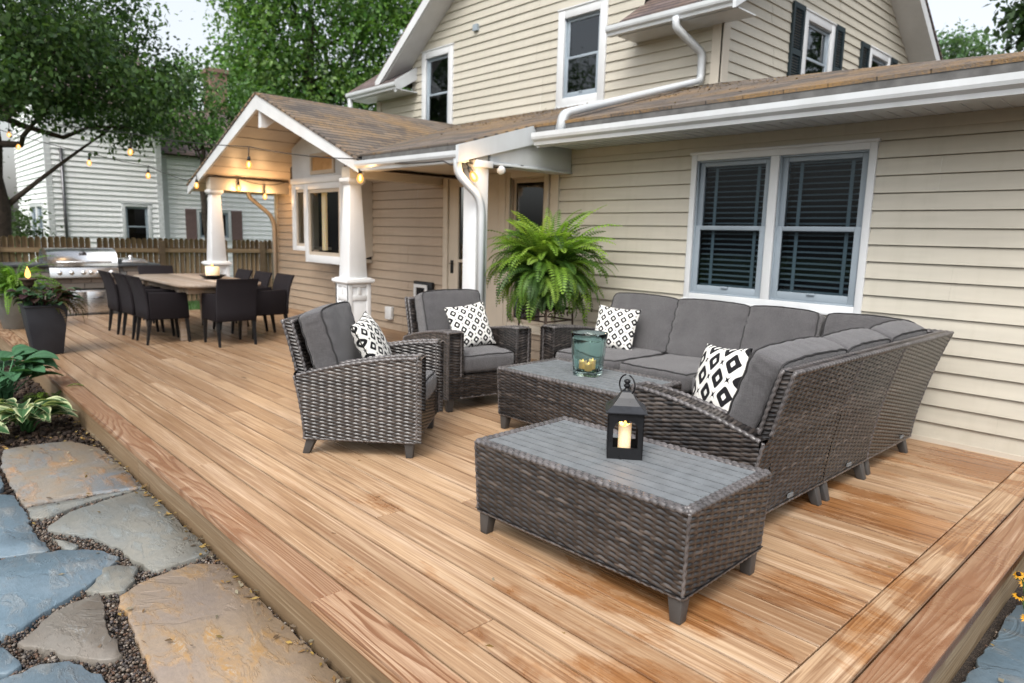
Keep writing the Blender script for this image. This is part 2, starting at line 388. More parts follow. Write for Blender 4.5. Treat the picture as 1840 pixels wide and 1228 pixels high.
def _ground(name,cs,sc):
    k=M_(name); p=k.geo(); n=k.noise(p,sc,6,.7); v=k.n('ShaderNodeTexVoronoi',{'Vector':p,'Scale':sc*2.2}); f=k.sep(v.outputs[1])[0]
    col=k.mix(k.ramp(n,[(.3,0),(.7,1)]),cs[0],cs[1]); col=k.mix(k.math('MULTIPLY',k.ramp(f,[(.6,0),(.9,1)]),.6),col,cs[2])
    return k.bsdf(col,.95,k.bump(k.math('ADD',n,v.outputs[0]),.8,.02))
MT['soilbed']=_ground('ground_soil',((.022,.016,.012),(.05,.036,.027),(.075,.055,.04)),45)
MT['lawn']=_ground('lawn_green',((.03,.075,.018),(.06,.13,.03),(.075,.15,.04)),20)
def _vc(name,rough=.9,spec=.3):
    k=M_(name); c=k.col(); n=k.noise(k.geo(),90,3)
    return k.bsdf(k.mix(k.math('MULTIPLY',n,.6),c,k.mix(1.,c,(.5,.5,.5),'MULTIPLY')),rough,None,Specular_IOR_Level=spec)
MT['pebble']=_vc('pebbles',.65,.4); MT['chips']=_vc('bark_chips',.9); MT['brickv']=_vc('stone_veneer',.85); MT['petal']=mat_leaf('flower_petal',.3)
# ================================================================== setting
W=4.2; GZ=-.18
MY=lambda y0:(lambda a,b,d:(a,y0-d,b))
MX=lambda x0:(lambda a,b,d:(x0+d,a,b))
def siding(mb,M,a0,a1,z0,z1,ex=.12,holes=(),lim=None,D=.019,seam=True,phase=0.,rab=True):
    i=0; zc=z0-phase
    while zc<z1-1e-4:
        zt=min(zc+ex,z1); zb=max(zc,z0)
        zs=sorted({zb,zt}|{h[k] for h in holes for k in (2,3) if zb<h[k]<zt})
        rr=random.Random(i//2*77+int(a0*100)); i+=1
        cuts=[]; q=a0+rr.uniform(.3,3.2)
        while seam and q<a1: cuts.append(q); q+=rr.choice((1.9,2.6,3.66))
        first=True
        for b0,b1 in zip(zs[:-1],zs[1:]):
            l0,r0=lim(b0) if lim else (a0,a1); l1,r1=lim(b1) if lim else (a0,a1)
            l0=max(l0,a0);l1=max(l1,a0);r0=min(r0,a1);r1=min(r1,a1)
            if r0<=l0: first=False; continue
            iv=[(l0,r0)]
            for h in holes:
                if h[2]<=b0+1e-6 and h[3]>=b1-1e-6:
                    nv=[]
                    for l,r in iv:
                        if h[1]<=l or h[0]>=r: nv.append((l,r)); continue
                        if h[0]>l: nv.append((l,h[0]))
                        if h[1]<r: nv.append((h[1],r))
                    iv=nv
            for l,r in iv:
                xs=[l]+[q for q in cuts if l+.02<q<r-.02]+[r]
                for j,(p,s_) in enumerate(zip(xs[:-1],xs[1:])):
                    k=sum(q<=p+1e-6 for q in cuts); of=.0018*(k%2); tone=rr.random()
                    d0=D*(1-(b0-zc)/ex)+of; d1=D*(1-(b1-zc)/ex)+of
                    pl=p if p!=l0 else l1; sr=s_ if s_!=r0 else r1
                    pl,sr=(p if not lim or p!=l0 else l1),(s_ if not lim or s_!=r0 else r1)
                    if sr<pl: sr=pl=(sr+pl)/2
                    if abs(b1-zt)<1e-6 and b1-b0>.02 and not lim and rab:
                        bm=b1-.007
                        mb.add([M(p,b0,d0),M(s_,b0,d0),M(sr,bm,d1+.001),M(pl,bm,d1+.001)],[(0,1,2,3)],None,(tone,0,0))
                        mb.add([M(p,bm,d1+.001),M(s_,bm,d1+.001),M(s_,bm,-.012),M(p,bm,-.012)],[(0,1,2,3)],None,(tone,0,0))
                        mb.add([M(p,bm,-.012),M(s_,bm,-.012),M(sr,b1+.004,-.012),M(pl,b1+.004,-.012)],[(0,1,2,3)],None,(tone,0,0))
                    else: mb.add([M(p,b0,d0),M(s_,b0,d0),M(sr,b1,d1),M(pl,b1,d1)],[(0,1,2,3)],None,(tone,0,0))
                    if first: mb.add([M(p,b0,-.012),M(s_,b0,-.012),M(s_,b0,d0),M(p,b0,d0)],[(0,1,2,3)],None,(tone,0,0))
            first=False
        zc+=ex
    return mb
def extr(mb,prof,A,B,out,c=None):
    A=V(*A);B=V(*B);out=V(*out); m=len(prof)
    ra=[A+out*o+V(0,0,z) for o,z in prof]; rb=[B+out*o+V(0,0,z) for o,z in prof]
    for i in range(m):
        j=(i+1)%m; mb.add([ra[i],ra[j],rb[j],rb[i]],[(0,1,2,3)],None,c)
    mb.poly(ra,c); mb.poly(rb[::-1],c); return mb
GUT=[(0,0),(.075,0),(.082,.03),(.108,.052),(.116,.075),(.116,.115),(.100,.118),(.098,.105),(0,.1)]
def rpath(pts,r=.06,n=5):
    pts=[V(*p) for p in pts]; out=[pts[0]]
    for a,b,c in zip(pts[:-2],pts[1:-1],pts[2:]):
        u=nrm(a-b);w=nrm(c-b); rr=min(r,np.linalg.norm(a-b)*.45,np.linalg.norm(c-b)*.45)
        p0=b+u*rr;p2=b+w*rr
        for i in range(n+1):
            t=i/n; out.append((1-t)**2*p0+2*t*(1-t)*b+t*t*p2)
    out.append(pts[-1]); return np.array(out)
def window(root,M,a0,a1,b0,b1,units=1,tr=.075,mull=.09,sash='sash',blind=False,wd=.03,fram='trim',glass='glass_dark',hung=True,sl=.045,bl=MT['blind'],label=None,curtain=False):
    mb=MB()
    mb.boxm(M,a0,a0+tr,b0,b1,-.01,wd); mb.boxm(M,a1-tr,a1,b0,b1,-.01,wd)
    mb.boxm(M,a0+tr,a1-tr,b1-tr,b1,-.01,wd-.002); mb.boxm(M,a0+tr,a1-tr,b0,b0+tr,-.01,wd-.002)
    mb.boxm(M,a0-.012,a1+.012,b1-.004,b1+.018,-.005,wd+.012)
    mb.boxm(M,a0-.012,a1+.012,b0-.022,b0+.003,-.005,wd+.016)
    n=units; wu=((a1-a0)-2*tr-(n-1)*mull)/n; wins=[]
    for i in range(n):
        l=a0+tr+i*(wu+mull); wins.append((l,l+wu))
        if i: mb.boxm(M,l-mull,l,b0+tr,b1-tr,-.01,wd-.004)
    fr=part('window',mb,MT[fram],root,bevel=.004,label=label)
    lo=b0+tr; hi=b1-tr; mid=(lo+hi)/2
    for l,r in wins:
        sb=MB()
        # outer stops
        for (p,q,s,t) in ((l,l+.014,lo,hi),(r-.014,r,lo,hi)): sb.boxm(M,p,q,s,t,-.07,.008)
        sb.boxm(M,l+.014,r-.014,hi-.014,hi,-.07,.008); sb.boxm(M,l+.014,r-.014,lo,lo+.014,-.07,.010)
        L=l+.014;R=r-.014;B=lo+.014;T=hi-.014
        if hung:
            for (s0,s1,d0,d1) in ((mid-.02,T,-.05,-.018),(B,mid+.02,-.026,.001)):
                if s0==B: d0,d1=-.018,.004
                sb.boxm(M,L,L+sl,s0,s1,d0,d1); sb.boxm(M,R-sl,R,s0,s1,d0,d1)
                sb.boxm(M,L+sl,R-sl,s0,s0+(.06 if s0==B else .036),d0,d1-.001); sb.boxm(M,L+sl,R-sl,s1-.036,s1,d0,d1-.001)
            sb.boxm(M,(L+R)/2-.03,(L+R)/2+.03,B+.045,B+.062,.002,.018)
        else:
            sb.boxm(M,L,L+sl,B,T,-.05,-.018); sb.boxm(M,R-sl,R,B,T,-.05,-.018)
            sb.boxm(M,L+sl,R-sl,B,B+sl,-.05,-.019); sb.boxm(M,L+sl,R-sl,T-sl,T,-.05,-.019)
        part('sash',sb,MT[sash],fr,bevel=.003)
        g=MB()
        if hung:
            g.add([M(L+sl,mid,-.034),M(R-sl,mid,-.034),M(R-sl,T-.03,-.034),M(L+sl,T-.03,-.034)],[(0,1,2,3)])
            g.add([M(L+sl,B+.05,-.008),M(R-sl,B+.05,-.008),M(R-sl,mid-.01,-.008),M(L+sl,mid-.01,-.008)],[(0,1,2,3)])
        else: g.add([M(L+sl,B+sl,-.034),M(R-sl,B+sl,-.034),M(R-sl,T-sl,-.034),M(L+sl,T-sl,-.034)],[(0,1,2,3)])
        part('pane',g,MT[glass],fr)
        if blind:
            s=MB(); z=B+.06; 
            while z<T-.03:
                for x0,x1 in ((L+.012,R-.012),):
                    s.add([M(x0,z,-.080),M(x1,z,-.080),M(x1,z+.012,-.116),M(x0,z+.012,-.116)],[(0,1,2,3)])
                    s.add([M(x0,z-.0025,-.0805),M(x1,z-.0025,-.0805),M(x1,z,-.0801),M(x0,z,-.0801)],[(0,1,2,3)])
                z+=.044
            for q in (.2,.8): s.boxm(M,L+(R-L)*q-.014,L+(R-L)*q+.014,B,T,-.079,-.077)
            s.boxm(M,L+.01,R-.01,T-.05,T,-.12,-.078)
            part('blind',s,bl,fr)
        if curtain:
            s=MB(); s.boxm(M,L+.01,L+(R-L)*.42,B,T,-.12,-.11); part('curtain',s,MT['cream'],fr)
        d=MB(); X=-.24
        d.add([M(l-.02,lo-.02,X),M(r+.02,lo-.02,X),M(r+.02,hi+.02,X),M(l-.02,hi+.02,X)],[(0,1,2,3)])
        for p,q in (((l,lo),(r,lo)),((r,lo),(r,hi)),((r,hi),(l,hi)),((l,hi),(l,lo))):
            d.add([M(*p,X),M(*q,X),M(*q,-.03),M(*p,-.03)],[(0,1,2,3)])
        part('recess',d,MT['interior'],fr)
    return (a0+tr-.005,a1-tr+.005,b0+tr-.005,b1-tr+.005),fr

# ---- ground, lawn, bed
mb=MB()
n=60; xs=np.concatenate([np.linspace(-11.3,3.,40)]); 
mb.add([(-90,-70,GZ-.03),(60,-70,GZ-.03),(60,90,GZ-.03),(-90,90,GZ-.03)],[(0,1,2,3)])
tag(part('ground',mb,MT['soilbed']),kind='structure')
mb=MB(); mb.add([(-60,-60,GZ-.012),(-11.2,-60,GZ-.012),(-11.2,60,GZ-.012),(-60,60,GZ-.012)],[(0,1,2,3)])
tag(part('lawn',mb,MT['lawn']),kind='structure')
# grass blades on the strip of lawn seen past the deck
mb=MB(); P=RNG.uniform((-14.3,-1.0),(-11.3,6.0),(5200,2)); H=RNG.uniform(.03,.08,5200); A=RNG.uniform(0,2*PI,5200)
v=[];f=[];c=[]
for i,((x,y),h,a) in enumerate(zip(P,H,A)):
    dx,dy=math.cos(a)*.006,math.sin(a)*.006; l=h*.5
    v+= [(x-dx,y-dy,GZ-.012),(x+dx,y+dy,GZ-.012),(x+dy*l*60,y-dx*l*60,GZ+h)]; f.append((3*i,3*i+1,3*i+2))
    t=random.uniform(.7,1.3); c+=[(.05*t,.13*t,.025*t)]*3
mb.add(v,f,None,np.array(c)); tag(part('grass',mb,MT['fern']),kind='stuff',label='short green lawn grass between the deck and the fence',cat='grass')

# ---- deck
deck=thing('wood_deck','wet cedar toned wooden deck of long boards with a two board border','deck',(-5.5,2.1,GZ))
def board(mb,x0,x1,y0,y1,z0,z1,along='x',ch=.0022):
    r=(random.random(),random.random(),random.random())
    a,b=(x0,x1),(y0,y1)
    pts=lambda e,z:[(x0+e,y0+e,z),(x1-e,y0+e,z),(x1-e,y1-e,z),(x0+e,y1-e,z)]
    rings=[pts(0,z0),pts(0,z1-ch),pts(ch,z1)]
    vs=[];us=[];fs=[]
    def uvf(p):
        s=(p[2]-z1)
        return ((p[0]-x0),(p[1]-y0)+0*s) if along=='x' else ((p[1]-y0),(p[0]-x0))
    def quad(q):
        k=len(vs); vs.extend(q)
        for p in q:
            u,w=uvf(p); us.append((u,w+(z1-p[2])*1.0))
        fs.append((k,k+1,k+2,k+3))
    for lo,hi in zip(rings[:-1],rings[1:]):
        for i in range(4):
            j=(i+1)%4; quad([lo[i],lo[j],hi[j],hi[i]])
    quad(rings[2])
    mb.add(vs,fs,us,r)
mb=MB(); nose=MB(); pit=.1433; y=0; i=0; XR=-.293; XL=-11.05
while y<W-.03:
    w=.1432 if i==0 else .1372
    y1=min(y+w,W-.012); x=XR; rr=random.Random(100+i)
    ends=[XR]; q=XR-rr.uniform(.8,4.6)
    if i==4: q=-2.14
    if i==2: q=-1.13
    if i==1: q=-3.4
    while q>XL+.7: ends.append(q); q-=rr.choice((3.05,3.66,4.27,4.88))
    ends.append(XL)
    for e0,e1 in zip(ends[:-1],ends[1:]):
        dz=rr.uniform(-.0012,.0012)
        board(nose if i==0 else mb,e1+.0012,e0-.0012,y,y1,-.036,dz)
    y+=.1455+.0042 if i==0 else pit; i+=1
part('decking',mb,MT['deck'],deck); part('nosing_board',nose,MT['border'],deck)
mb=MB()
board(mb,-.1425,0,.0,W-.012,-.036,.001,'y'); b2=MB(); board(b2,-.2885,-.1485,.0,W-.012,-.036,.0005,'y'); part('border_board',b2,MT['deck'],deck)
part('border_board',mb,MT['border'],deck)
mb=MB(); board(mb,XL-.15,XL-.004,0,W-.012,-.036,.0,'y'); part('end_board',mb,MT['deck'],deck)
def fasc(x0,x1,y0,y1):
    mb=MB(); r=(random.random(),random.random(),random.random())
    along=x1-x0>y1-y0; L=(x1-x0) if along else (y1-y0)
    for q in (((x0,y0),(x1,y0)),((x1,y0),(x1,y1)),((x1,y1),(x0,y1)),((x0,y1),(x0,y0))):
        (a,b),(c,d)=q; l=math.hypot(c-a,d-b)
        mb.add([(a,b,GZ-.03),(c,d,GZ-.03),(c,d,-.0365),(a,b,-.0365)],[(0,1,2,3)],[(0,0),(l,0),(l,.17),(0,.17)],r)
    return mb
for a,b in ((-3.9,-.03),(-8.5,-3.903),(XL-.12,-8.503)): part('fascia_board',fasc(a,b,.012,.05),MT['fascia'],deck)
part('fascia_board',fasc(-.05,-.014,.05,W-.02),MT['fascia'],deck)
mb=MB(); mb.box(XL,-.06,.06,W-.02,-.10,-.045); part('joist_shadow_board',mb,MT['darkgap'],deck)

# ================================================================== our house
house=thing('house','cream vinyl sided two storey house with a gabled porch and brown shingle roofs','house',(-7,6.5,GZ))
mb=MB(); M=MY(W)
hol,win=window(house,M,-2.86,-1.36,.83,2.06,2,tr=.052,mull=.07,blind=True,glass='glass',label='grey double window with lowered blinds')
siding(mb,M,-4.42,.05,.035,2.32,.12,[hol],phase=.013)
part('siding',mb,MT['siding'],house)
mb=MB(); mb.box(.05,.08,W-.03,9.,.0,2.3); mb.boxm(M,-4.42,.05,.001,.035,-.01,.026)
part('skirting_trim',mb,MT['cream'],house)
# porch wall: siding tinted darker for shade, door, narrow window
doorh=(-6.26,-5.34,0,2.08); nwin=(-5.16,-4.66,.35,1.99)
mb=MB()
SL=.39; RX=-8.6; RZ=3.08
gz=lambda x: RZ-SL*abs(x-RX)
def glim(z): h=(RZ-.1-z)/SL; return (RX-h,RX+h)
hol2,_=window(house,M,-5.22,-4.56,.3,2.03,1,tr=.065,sash='trimtan',fram='cream',hung=False,sl=.04,label='narrow dark sidelight window by the door')
bayh=(-9.75,-8.05,.85,2.35)
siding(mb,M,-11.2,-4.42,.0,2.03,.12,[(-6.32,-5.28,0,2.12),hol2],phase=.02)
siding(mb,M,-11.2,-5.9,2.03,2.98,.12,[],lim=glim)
part('siding',mb,MT['siding_shade_tint'],house,label='cream siding with the porch shade put into its colour')
mb=MB(); mb.boxm(M,-4.53,-4.42,.0,2.2,.0,.03); part('corner_trim',mb,MT['cream'],house); mb=MB(); mb.boxm(M,-11.21,-11.12,0,2.05,0,.03); part('corner_trim',mb,MT['cream'],house)
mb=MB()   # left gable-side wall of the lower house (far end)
siding(mb,MX(-11.2),W,6.5,0,2.0); part('siding',mb,MT['siding_shade_tint'],house)
# ---- door
mb=MB()
mb.boxm(M,-6.36,-6.27,0,2.12,0,.035); mb.boxm(M,-5.33,-5.22,0,2.12,0,.035); mb.boxm(M,-6.27,-5.33,2.03,2.12,0,.034)
dr=part('door',mb,MT['cream'],house,bevel=.004,label='tan glazed storm door')
mb=MB()
mb.boxm(M,-6.27,-6.08,.01,2.03,-.03,.012); mb.boxm(M,-5.56,-5.33,.01,2.03,-.03,.012); mb.boxm(M,-6.08,-5.56,1.9,2.03,-.03,.011); mb.boxm(M,-6.08,-5.56,.01,.22,-.03,.011); mb.boxm(M,-6.08,-5.56,1.0,1.035,-.03,.008)
part('door_leaf',mb,MT['cream'],dr,bevel=.004)
mb=MB(); mb.add([M(-6.08,.22,-.01),M(-5.56,.22,-.01),M(-5.56,1.9,-.01),M(-6.08,1.9,-.01)],[(0,1,2,3)]); part('pane',mb,MT['glass_dark'],dr)
mb=MB(); mb.boxm(M,-6.2,-5.4,.0,2.0,-.3,-.25); part('recess',mb,MT['interior'],dr)
mb=MB(); mb.boxm(M,-6.215,-6.165,.86,1.02,.012,.022); mb.tube([M(-6.19,.98,.02),M(-6.19,.98,.05),M(-6.12,.985,.055)],.009,8); part('handle',mb,MT['black'],dr,smooth=True)
# ---- bay window box under the gable
Y3=3.76; MB3=MY(Y3)
bay=MB()
# stepped white frame board (front), with openings left for the panes
def fr2(mb,a0,a1,b0,b1,i0,i1,j0,j1,d0=-.03,d1=.02):
    mb.boxm(MB3,a0,i0,b0,b1,d0,d1); mb.boxm(MB3,i1,a1,b0,b1,d0,d1); mb.boxm(MB3,i0,i1,j1,b1,d0,d1-.002); mb.boxm(MB3,i0,i1,b0,j0,d0,d1-.002)
fr2(bay,-9.62,-9.205,1.03,2.02,-9.50,-9.22,1.10,1.94)
fr2(bay,-9.20,-8.02,.87,2.02,-9.10,-8.16,.98,1.93)
bay.boxm(MB3,-9.62,-8.02,2.02,2.10,-.03,.035)
bayo=part('bay_window',bay,MT['trim'],house,bevel=.004)
mb=MB(); mb.hexa([(-8.05,Y3+.03,.89),(-8.02,Y3+.03,.89),(-8.02,W-.012,1.0),(-8.05,W-.012,1.0),(-8.05,Y3+.03,2.68),(-8.02,Y3+.03,2.68),(-8.02,W-.012,2.68),(-8.05,W-.012,2.68)])
mb.box(-9.6,-9.57,Y3+.03,W-.012,1.05,2.08); mb.box(-9.17,-8.05,Y3+.03,W-.012,.9,.95); mb.box(-9.57,-9.17,Y3+.03,W-.012,1.05,1.09)
part('side_panel',mb,MT['cream'],bayo)
mb=MB(); fr2(mb,-9.50,-9.22,1.10,1.94,-9.46,-9.26,1.14,1.90,-.035,.006); part('sash',mb,MT['trimtan'],bayo)
mb=MB(); fr2(mb,-9.10,-8.16,.98,1.93,-9.05,-8.21,1.03,1.88,-.035,.006); part('sash',mb,MT['trimtan'],bayo)
mb=MB(); mb.add([MB3(-9.46,1.14,-.01),MB3(-9.26,1.14,-.01),MB3(-9.26,1.9,-.01),MB3(-9.46,1.9,-.01)],[(0,1,2,3)]); part('pane',mb,MT['glass'],bayo)
mb=MB(); mb.add([MB3(-9.05,1.03,-.01),MB3(-8.21,1.03,-.01),MB3(-8.21,1.88,-.01),MB3(-9.05,1.88,-.01)],[(0,1,2,3)]); part('pane',mb,MT['glass'],bayo)
mb=MB(); mb.boxm(MB3,-9.58,-8.05,.95,2.05,-.42,-.40); part('recess',mb,MT['interior'],bayo)
mb=MB(); mb.boxm(MB3,-8.95,-8.84,1.05,1.9,-.16,-.13); mb.boxm(MB3,-9.42,-9.36,1.15,1.9,-.16,-.13); part('curtain',mb,MT['wax'],bayo)
# white gable panel over the bay with its little amber window
mb=MB(); zt=lambda x: gz(x)-.14
pg=[(-9.60,2.10),(-8.03,2.10),(-8.03,zt(-8.03)),(RX,zt(RX)),(-9.60,zt(-9.60))]
Yg=Y3-.012
mb.add([(x,Yg,z) for x,z in pg]+[(x,Yg+.04,z) for x,z in pg],[(0,1,2,3,4),(0,1,6,5),(1,2,7,6),(2,3,8,7),(3,4,9,8),(4,0,5,9)])
part('gable_panel',mb,MT['trim'],house)
Mg=MY(Yg); mb=MB()
mb.boxm(Mg,-8.98,-8.93,2.14,2.43,0,.02);mb.boxm(Mg,-8.33,-8.28,2.14,2.43,0,.02);mb.boxm(Mg,-8.93,-8.33,2.38,2.43,0,.019);mb.boxm(Mg,-8.93,-8.33,2.14,2.19,0,.019)
w2=part('transom_window',mb,MT['trimtan'],house)
mb=MB(); mb.add([Mg(-8.93,2.19,.004),Mg(-8.33,2.19,.004),Mg(-8.33,2.38,.004),Mg(-8.93,2.38,.004)],[(0,1,2,3)])
k=M_('amber_pane'); n_=k.noise(k.geo(),9,4); MT['amber']=k.bsdf(k.mix(n_,(.25,.13,.05),(.6,.36,.16)),.15)
part('pane',mb,MT['amber'],w2)
mb=MB(); mb.box(-10.28,-10.08,W-.17,W-.02,2.10,2.36); part('wall_speaker',mb,MT['black'],house,bevel=.02)
# vent, outlet box
mb=MB(); mb.boxm(M,-6.95,-6.55,.48,.72,.012,.06); o=part('wall_vent',mb,MT['black'],house,bevel=.008)
mb=MB()
for (p,q,r_,s_) in ((-6.93,-6.64,.64,.68),(-6.93,-6.64,.48,.5),(-6.93,-6.88,.5,.64),(-6.69,-6.64,.5,.64)): mb.boxm(M,p,q,r_,s_,.06,.072)
part('vent_frame',mb,MT['trim'],o)
mb=MB(); mb.boxm(M,-7.63,-7.48,.14,.32,.012,.07); part('outlet_cover',mb,MT['trim'],house,bevel=.01)
# ---- porch: post, columns, beams
def column(x,y,s=.155,name='porch_column'):
    mb=MB()
    mb.frustum(x,y,0,.06,s+.02,s+.02); mb.frustum(x,y,.06,.66,s,s)
    # raised rails and stiles leave sunken panels on each face
    for sx,sy in ((1,0),(-1,0),(0,1),(0,-1)):
        Mf=(lambda a,b,d,sx=sx,sy=sy:(x+(s+d)*sx+a*abs(sy),y+(s+d)*sy+a*abs(sx),b))
        e=s+(.012 if sx else .0112)
        mb.boxm(Mf,-e,-s+.04,.08,.75,-.02,.012); mb.boxm(Mf,s-.04,e,.08,.75,-.02,.012)
        mb.boxm(Mf,-s+.04,s-.04,.08,.14,-.02,.011); mb.boxm(Mf,-s+.04,s-.04,.56,.62,-.02,.011); mb.boxm(Mf,-s+.04,s-.04,.71,.75,-.02,.011)
        mb.boxm(Mf,-.022,.022,.62,.71,-.02,.0105)
    mb.frustum(x,y,.66,.75,s,s)
    c=part(name,mb,MT['trim'],house,bevel=.004)
    mb=MB(); mb.frustum(x,y,.75,.775,s+.03,s+.045); mb.frustum(x,y,.775,.80,s+.045,s+.045); mb.frustum(x,y,.80,.815,s+.03,s+.008); part('ledge',mb,MT['trim'],c,bevel=.005)
    mb=MB(); mb.frustum(x,y,.815,1.86,s-.018,.072); part('shaft',mb,MT['trim'],c,bevel=.004)
    mb=MB(); mb.frustum(x,y,1.86,1.885,.085,.10); mb.frustum(x,y,1.885,1.93,.108,.108); part('capital',mb,MT['trim'],c,bevel=.004)
column(-6.52,3.0,.135); column(-10.78,3.0,.135)
mb=MB(); mb.box(-4.43,-4.25,2.93,3.07,0,1.98); mb.box(-4.46,-4.22,2.9,3.1,1.93,1.99); mb.box(-4.45,-4.23,2.91,3.09,0,.1); part('porch_post',mb,MT['trim'],house,bevel=.004)
mb=MB()
mb.box(-10.84,-10.66,2.9,W,1.93,2.12); part('porch_beam',mb,MT['cream'],house,bevel=.004)
mb=MB(); mb.box(-6.58,-6.40,2.9,W,1.93,2.05); part('porch_beam',mb,MT['cream'],house,bevel=.004)
mb=MB(); mb.box(-6.40,-4.26,2.93,3.07,1.99,2.05); part('porch_beam',mb,MT['cream'],house,bevel=.004)
mb=MB(); mb.hexa([(-4.42,3.1,1.99),(-4.26,3.1,1.99),(-4.26,W-.02,1.99),(-4.42,W-.02,1.99),(-4.42,3.1,2.17),(-4.26,3.1,2.17),(-4.26,W-.02,2.36),(-4.42,W-.02,2.36)]); mb.box(-4.435,-4.245,3.1,W-.02,1.965,1.988)
part('porch_beam',mb,MT['gutter'],house,bevel=.004)
mb=MB(); mb.box(-6.38,-4.42,3.07,W-.015,2.03,2.045); part('porch_ceiling',mb,MT['cream'],house)
# vaulted ceiling
YG=2.8
mb=MB()
for sg,xe in ((-1,-11.3),(1,-6.05)):
    n=9; 
    for i in range(n):
        x0=RX+(xe-RX)*i/n; x1=RX+(xe-RX)*(i+1)/n-.004*sg
        z0=gz(x0)-.11; z1=gz(x1)-.11
        mb.add([(x0,YG+.03,z0),(x1,YG+.03,z1+.004),(x1,W-.01,z1+.004),(x0,W-.01,z0)],[(0,1,2,3)],None,(random.random(),0,0))
        mb.add([(x1,YG+.03,z1+.004),(x1+.004*sg,YG+.03,z1+.012),(x1+.004*sg,W-.01,z1+.012),(x1,W-.01,z1+.004)],[(0,1,2,3)],None,(.9,0,0))
part('porch_ceiling',mb,MT['ceiling'],house)
# ---- roofs
def slab(mb,pts,th=.025,uax=0,vvec=None):
    pts=np.array(pts,float); a=pts[1]-pts[0]; nn=nrm(np.cross(pts[1]-pts[0],pts[-1]-pts[0]))
    if nn[2]<0: nn=-nn
    # uv: metres along horizontal direction and up the slope
    h=nrm(np.cross(V(0,0,1),nn)); u=np.cross(nn,h)
    uv=np.stack([pts@h,pts@u],1)
    m=len(pts); top=pts+nn*th
    mb.add(top,[tuple(range(m))],uv); mb.add(pts,[tuple(range(m))[::-1]],uv)
    for i in range(m):
        j=(i+1)%m; mb.add([pts[i],pts[j],top[j],top[i]],[(0,1,2,3)],[uv[i],uv[j],uv[j]+(0,.02),uv[i]+(0,.02)])
zm=lambda y: 2.38+.286*(y-3.72)
E0=V(.02,3.60,zm(3.60)); 
Q=V(-2.85,5.60,zm(5.60))
yv=(RZ-zm(0))/.286
mb=MB()
slab(mb,[(-6.12,2.80,zm(2.80)),(-4.24,2.80,zm(2.80)),(-4.24,3.60,zm(3.60)),E0,Q,(-4.05,6.52,zm(6.52)),(-8.62,6.52,zm(6.52)),(-8.6,6.15,zm(6.15))])
kx=(Q[2]-E0[2])/(E0[0]-Q[0])
slab(mb,[E0,(.02,12.,E0[2]),(-4.05,12.,E0[2]+kx*4.07),(-4.05,6.52,E0[2]+kx*4.07),Q])
part('lower_roof',mb,MT['shingle'],house)
mb=MB()
slab(mb,[(-5.98,YG-.02,gz(-5.98)),(-6.13,YG+.05,gz(-6.13)),(-8.6,6.15,RZ),(-8.6,YG-.02,RZ)]); slab(mb,[(-11.38,YG-.02,gz(-11.38)),(RX,YG-.02,RZ),(RX,6.5,RZ),(-11.38,6.5,gz(-11.38))])
part('porch_roof',mb,MT['shingle'],house)
# rake boards + knee
mb=MB()
for xe in (-5.98,-11.38):
    sg=1 if xe>RX else -1
    a=(RX,YG,RZ-.012);b=(xe,YG,gz(xe)-.012)
    mb.hexa([(RX,YG-.005,RZ-.19),(xe,YG-.005,gz(xe)-.125),(xe,YG+.03,gz(xe)-.125),(RX,YG+.03,RZ-.19),(RX,YG-.005,RZ-.004),(xe,YG-.005,gz(xe)-.004),(xe,YG+.03,gz(xe)-.004),(RX,YG+.03,RZ-.004)])
part('rake_board',mb,MT['trim'],house)
mb=MB(); mb.hexa([(RX-.05,YG+.04,2.66),(RX+.05,YG+.04,2.66),(RX+.05,YG+.10,2.66),(RX-.05,YG+.10,2.66),(RX-.03,YG+.04,2.95),(RX+.03,YG+.04,2.95),(RX+.03,YG+.5,2.95),(RX-.03,YG+.5,2.95)]); part('ridge_brace',mb,MT['trim'],house)
# gutters + fascias of the lower roof
mb=MB(); extr(mb,[(o,z*.95) for o,z in GUT],(-4.16,3.62,2.172),(.0,3.62,2.162),(0,-1,0)); mb.box(-4.2,0.,3.622,3.65,2.165,2.27)
part('gutter',mb,MT['gutter'],house)
mb=MB(); mb.box(-4.2,.02,3.605,3.64,2.272,2.352); part('fascia_shade_strip',mb,MT['fascia_shade'],house); mb=MB(); mb.box(-5.97,-4.27,2.80,2.84,2.06,2.118); part('fascia_shade_strip',mb,MT['fascia_shade'],house)  # dark strips put in as the shade between roof edge and gutter
mb=MB(); extr(mb,[(o,z*.85) for o,z in GUT],(-5.97,2.82,1.965),(-4.26,2.82,1.955),(0,-1,0)); mb.box(-5.97,-4.26,2.822,2.85,1.965,2.06); part('gutter',mb,MT['gutter'],house)
mb=MB(); mb.hexa([(-4.26,2.70,1.95),(-4.22,2.70,1.95),(-4.22,3.63,2.20),(-4.26,3.63,2.20),(-4.26,2.70,2.095),(-4.22,2.70,2.095),(-4.22,3.63,2.37),(-4.26,3.63,2.37)]); part('rake_board',mb,MT['gutter'],house)
mb=MB(); mb.box(-4.2,.0,3.65,W-.012,2.20,2.215); 
for i in range(40): mb.box(-4.1+i*.103,-4.09+i*.103,3.68,W-.03,2.195,2.2)
part('soffit',mb,MT['gutter'],house)
mb=MB(); mb.boxm(M,-4.42,-.3,2.12,2.199,.012,.022); part('frieze_board',mb,MT['siding'],house)
